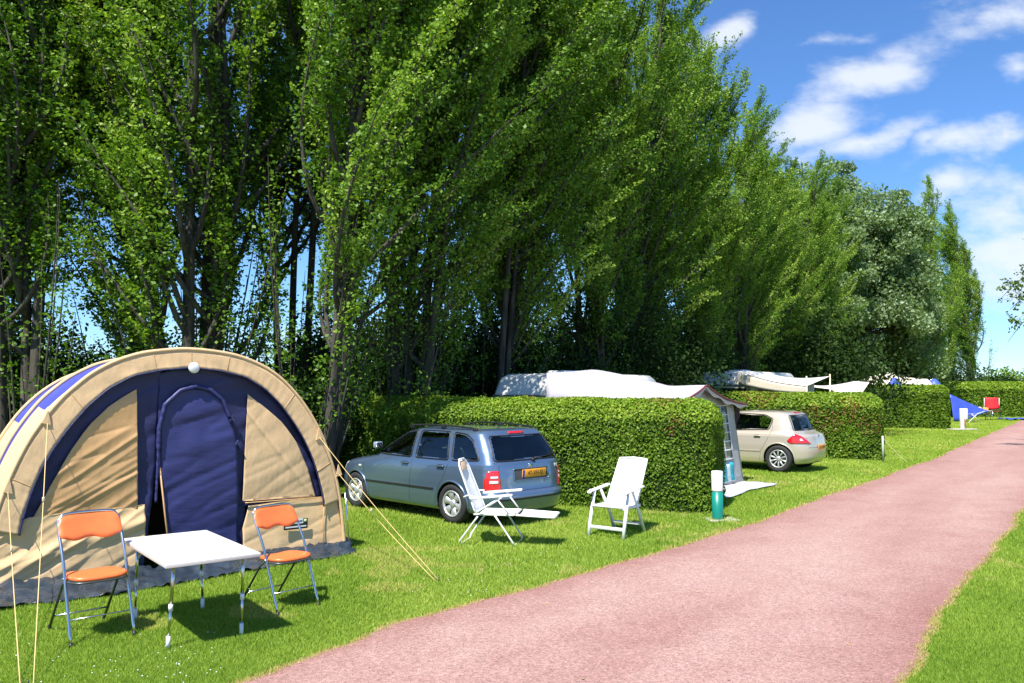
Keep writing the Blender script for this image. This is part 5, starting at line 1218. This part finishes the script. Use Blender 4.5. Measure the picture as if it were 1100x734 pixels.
# awning of the first caravan: world-aligned local frame, x towards the road, y along the road
def loc(o, p, q=0):                                                      # local axes: X = -LVc (towards road), Y = RV
    return o
AX = -LVc
aw = empty('caravan_awning', (1.60, 17.75, 0), atan2(AX.y, AX.x), 'pale gabled caravan awning with barred window panel and teal stripes beyond the nearest hedge', 'awning')
# local X: toward road 0..3.3 ; local Y: along the road (RV)
D_ = 2.66
def roof_z(x, y):
    u = x/D_; ridge = 2.40 - .50*u + .12*(1-u)**3 + (.17*max(0, u-.72)/.28 if u > .72 else 0); ridge = float(np.interp(u, [0, .12, .35, .62, .8, 1.0, 1.06], [2.36, 2.41, 2.30, 2.10, 2.07, 2.09, 2.09]))
    eave = float(np.interp(u, [0, .3, .7, 1.0, 1.06], [2.30, 2.12, 1.84, 1.70, 1.69])); yc = -.15
    d = abs(y-yc)/1.95; d = min(1, d); return ridge + (eave-ridge)*(d**.8 if u > .5 else d**1.4) - .05*sin(d*pi)*u
P = [[(x, y, roof_z(x, y)) for y in np.linspace(-1.5, 2.0, 33)] for x in np.linspace(-.02, D_+.16, 27)]
MB().grid(P).build('roof', M_awn, aw, solid=.01)
MB().tube([(D_+.17, y, roof_z(D_+.17, y)-.005) for y in np.linspace(-1.5, 2.0, 33)], .020, n=6).build('roof_piping', M_trim, aw)
P = [[(D_+.16, y, roof_z(D_+.16, y)-k*.09*(1+.3*sin(y*9))) for k in (0, .5, 1)] for y in np.linspace(-1.5, 2.0, 40)]; MB().grid(P).build('valance', M_awn, aw, solid=.006)
# front wall, leaning out a little towards the ground
def fw_(y, z): return (D_+.02+.10*(1-z/1.7), y, z)
yN, yF = -1.40, 1.55
P = []
for i in range(31):
    y = yN+(yF-yN)*i/30; zt = roof_z(D_, y)-.02; yy = lambda z: y + (.30*(1-z/1.75))*(1 if y > 0 else -.2)*max(0, (y-yN)/(yF-yN))
    P.append([fw_(yy(z), z) for z in np.linspace(.03, zt, 12)])
MB().grid(P).build('front_wall', M_awng, aw, solid=.006)
def fq(a, z, off): 
    y = a + (.30*(1-z/1.75))*max(0, (a-yN)/(yF-yN)); x, y_, z_ = fw_(y, z); return (x+off, y_, z_)
y0_, y1_ = -.25, 1.15
wq = MB().grid([[fq(y0_+(y1_-y0_)*i/10, z, .008) for z in np.linspace(.56, 1.66, 8)] for i in range(11)]).build('window', M_win, aw, solid=.004)
gr = MB()
for k in range(7): z = .56+1.10*k/6; gr.tube([fq(y0_+(y1_-y0_)*i/8, z, .016) for i in range(9)], .012, n=6)
for k in range(5): a = y0_+(y1_-y0_)*k/4; gr.tube([fq(a, z, .016) for z in np.linspace(.56, 1.66, 6)], .012, n=6)
gr.build('window_bars', M_grid, wq)
MB().grid([[fq(y0_+(y1_-y0_)*i/10, z, .010) for z in np.linspace(.10, .50, 4)] for i in range(11)]).build('lower_curtain', M_grid, aw, solid=.004)
for k in range(4):
    a = y0_+.12+(y1_-y0_)*k/4; MB().grid([[fq(a+d, z, .022+.01*sin(z*20)) for z in np.linspace(.12, .49, 6)] for d in (0, .06, .12, .17)]).build('teal_stripe', M_teal, aw, solid=.004)
# far side wall and dark flap under the far eave
MB().grid([[(x, 1.55+.30*(1-z/1.75), z) for z in np.linspace(.02, 1.70, 6)] for x in np.linspace(.1, D_+.02, 10)]).build('side_wall', M_awn, aw, solid=.006)
MB().grid([[(x, -1.512-.05*(1-z/2.4), z) for z in np.linspace(.02, roof_z(x, -1.5)+.004, 6)] for x in np.linspace(.0, D_+.02, 24)]).build('side_wall', M_awn, aw, solid=.006)
MB().grid([[(D_+.04+.02*sin(t*9), yF+.05+.26*t, 1.70-.62*v*(1-t*.6)) for v in np.linspace(0, 1, 6)] for t in np.linspace(0, 1, 6)]).build('rolled_flap', M_maroon, aw, solid=.01)
P = [[(D_+.05+.75*v+.05*sin(u*9), -1.0+2.9*u, .03+.02*abs(sin(u*12+v*5))*(1-v*.5)) for v in np.linspace(0, 1, 8)] for u in np.linspace(0, 1, 30)]
MB().grid(P).build('groundsheet_edge', mat('pale_grey_tarp', (.50, .52, .55), .5, var=.08), aw, solid=.004)

# canopy of the second caravan
a2 = empty('sun_canopy', (7.95, 27.6, 0), atan2(AX.y, AX.x), 'off-white sagging sun canopy on a thin pole beside the caravan with the roof vent', 'canopy')
P = []
for i in range(19):
    u = i/18; row = []
    for k in range(21):
        v = k/20; y = -1.6+4.6*v; z = 2.56 - .13*u - .38*u*u*(1-abs(2*v-1.1))*0 - .42*sin(u*pi)*.28 - .34*(u**1.5)*(1-v) ; z -= .16*sin(v*pi)*sin(u*pi)
        row.append((u*2.2, y*.56+0, z))
    P.append(row)
MB().grid(P).build('canopy_sheet', M_awnw, a2, solid=.01)
MB().grid([[(2.2*u, -.9, 2.53-.13*u-.34*u**1.5-.118*sin(u*pi)-.38*v*(1-.5*u)) for v in np.linspace(0, 1, 5)] for u in np.linspace(0, 1, 14)]).build('side_flap', M_cream, a2, solid=.008)
MB().tube([(2.2, -.9, 0), (2.2, -.9, 2.40)], .025).tube([(2.2, 1.68, 0), (2.2, 1.68, 2.5)], .025).build('pole', M_cream, a2)
MB().grid([[(.15+1.9*u, .4, .1+2.1*v) for v in np.linspace(0, 1, 4)] for u in np.linspace(0, 1, 4)]).build('back_wall', M_cream, a2, solid=.01)
# loose fly sheet beyond the canopy
f2 = empty('fly_sheet', (12.0, 31.2, 0), 0, 'white fly sheet hanging low between the canopy and the distant beige tent', 'tarp')
P = [[(-1.0+2.5*u, 1.2-1.4*v, (2.26-.18*sin(u*pi*.9)+.10*u)*(1-v)+v*float(np.interp(u, [0, .45, .62, .85, 1], [2.12, 1.98, 1.50, 1.72, 2.25]))) for v in np.linspace(0, 1, 6)] for u in np.linspace(0, 1, 24)]
MB().grid(P).build('sheet', M_awnw, f2, solid=.01)
for x in (-1.0, 1.5): MB().tube([(x, 1.2, 0), (x, 1.2, 2.25)], .03).build('pole', M_steel, f2)

# distant beige tent with a small blue gable window, and a blue dome behind it
t3 = empty('family_tent', (20.4, 46.0, 0), 0, 'distant beige ridge tent with a small blue triangular window above the third hedge', 'tent')
rid = [(-1.6, 2.3), (-.7, 2.52), (.3, 2.93), (.9, 2.90), (1.4, 2.70), (2.2, 2.60), (2.25, 2.56), (2.9, 2.56)]
P = []
for x in np.linspace(-1.6, 2.9, 44):
    z = float(np.interp(x, [p[0] for p in rid], [p[1] for p in rid])); P.append([(x, y, z-(abs(y)/1.3)**1.3*(z-1.55)) for y in np.linspace(-1.3, 1.3, 15)] )
MB().grid(P).build('roof', M_cream, t3, solid=.02)
MB().grid([[(x, -1.3, z) for z in np.linspace(0, 1.56, 5)] for x in np.linspace(-1.6, 2.9, 12)]).build('wall', M_cream, t3, solid=.02)
MB().grid([[(x, 1.3, z) for z in np.linspace(0, 1.56, 5)] for x in np.linspace(-1.6, 2.9, 12)]).build('wall', M_cream, t3, solid=.02)
MB().prism([(.15, 1.95), (1.15, 1.95), (.65, 2.62)], -1.1, -.6, axis='y').build('gable_window', mat('blue_window', (.06, .12, .55), .4), t3)
MB().tube([(2.23, -.8, 2.05), (2.23, 0, 2.60)], .04).tube([(1.1, -.2, 2.82), (1.5, -.4, 2.68)], .04).build('ridge_strap', M_dark_steel, t3)
dm = empty('dome_tent', (25.0, 48.6, 0), 0, 'blue rounded tent end peeping above the third hedge, right of the beige tent', 'tent')
MB().lathe([(.75*cos(a), 2.60*sin(a)) for a in np.linspace(0, pi/2, 14)], n=28).build('dome', mat('blue_nylon', (.05, .10, .42), .5, bump=.2, bscale=5), dm)
MB().tube([(.76*cos(a), 0, 2.62*sin(a)) for a in np.linspace(0, pi, 24)], .02).build('hoop', M_steel, dm)
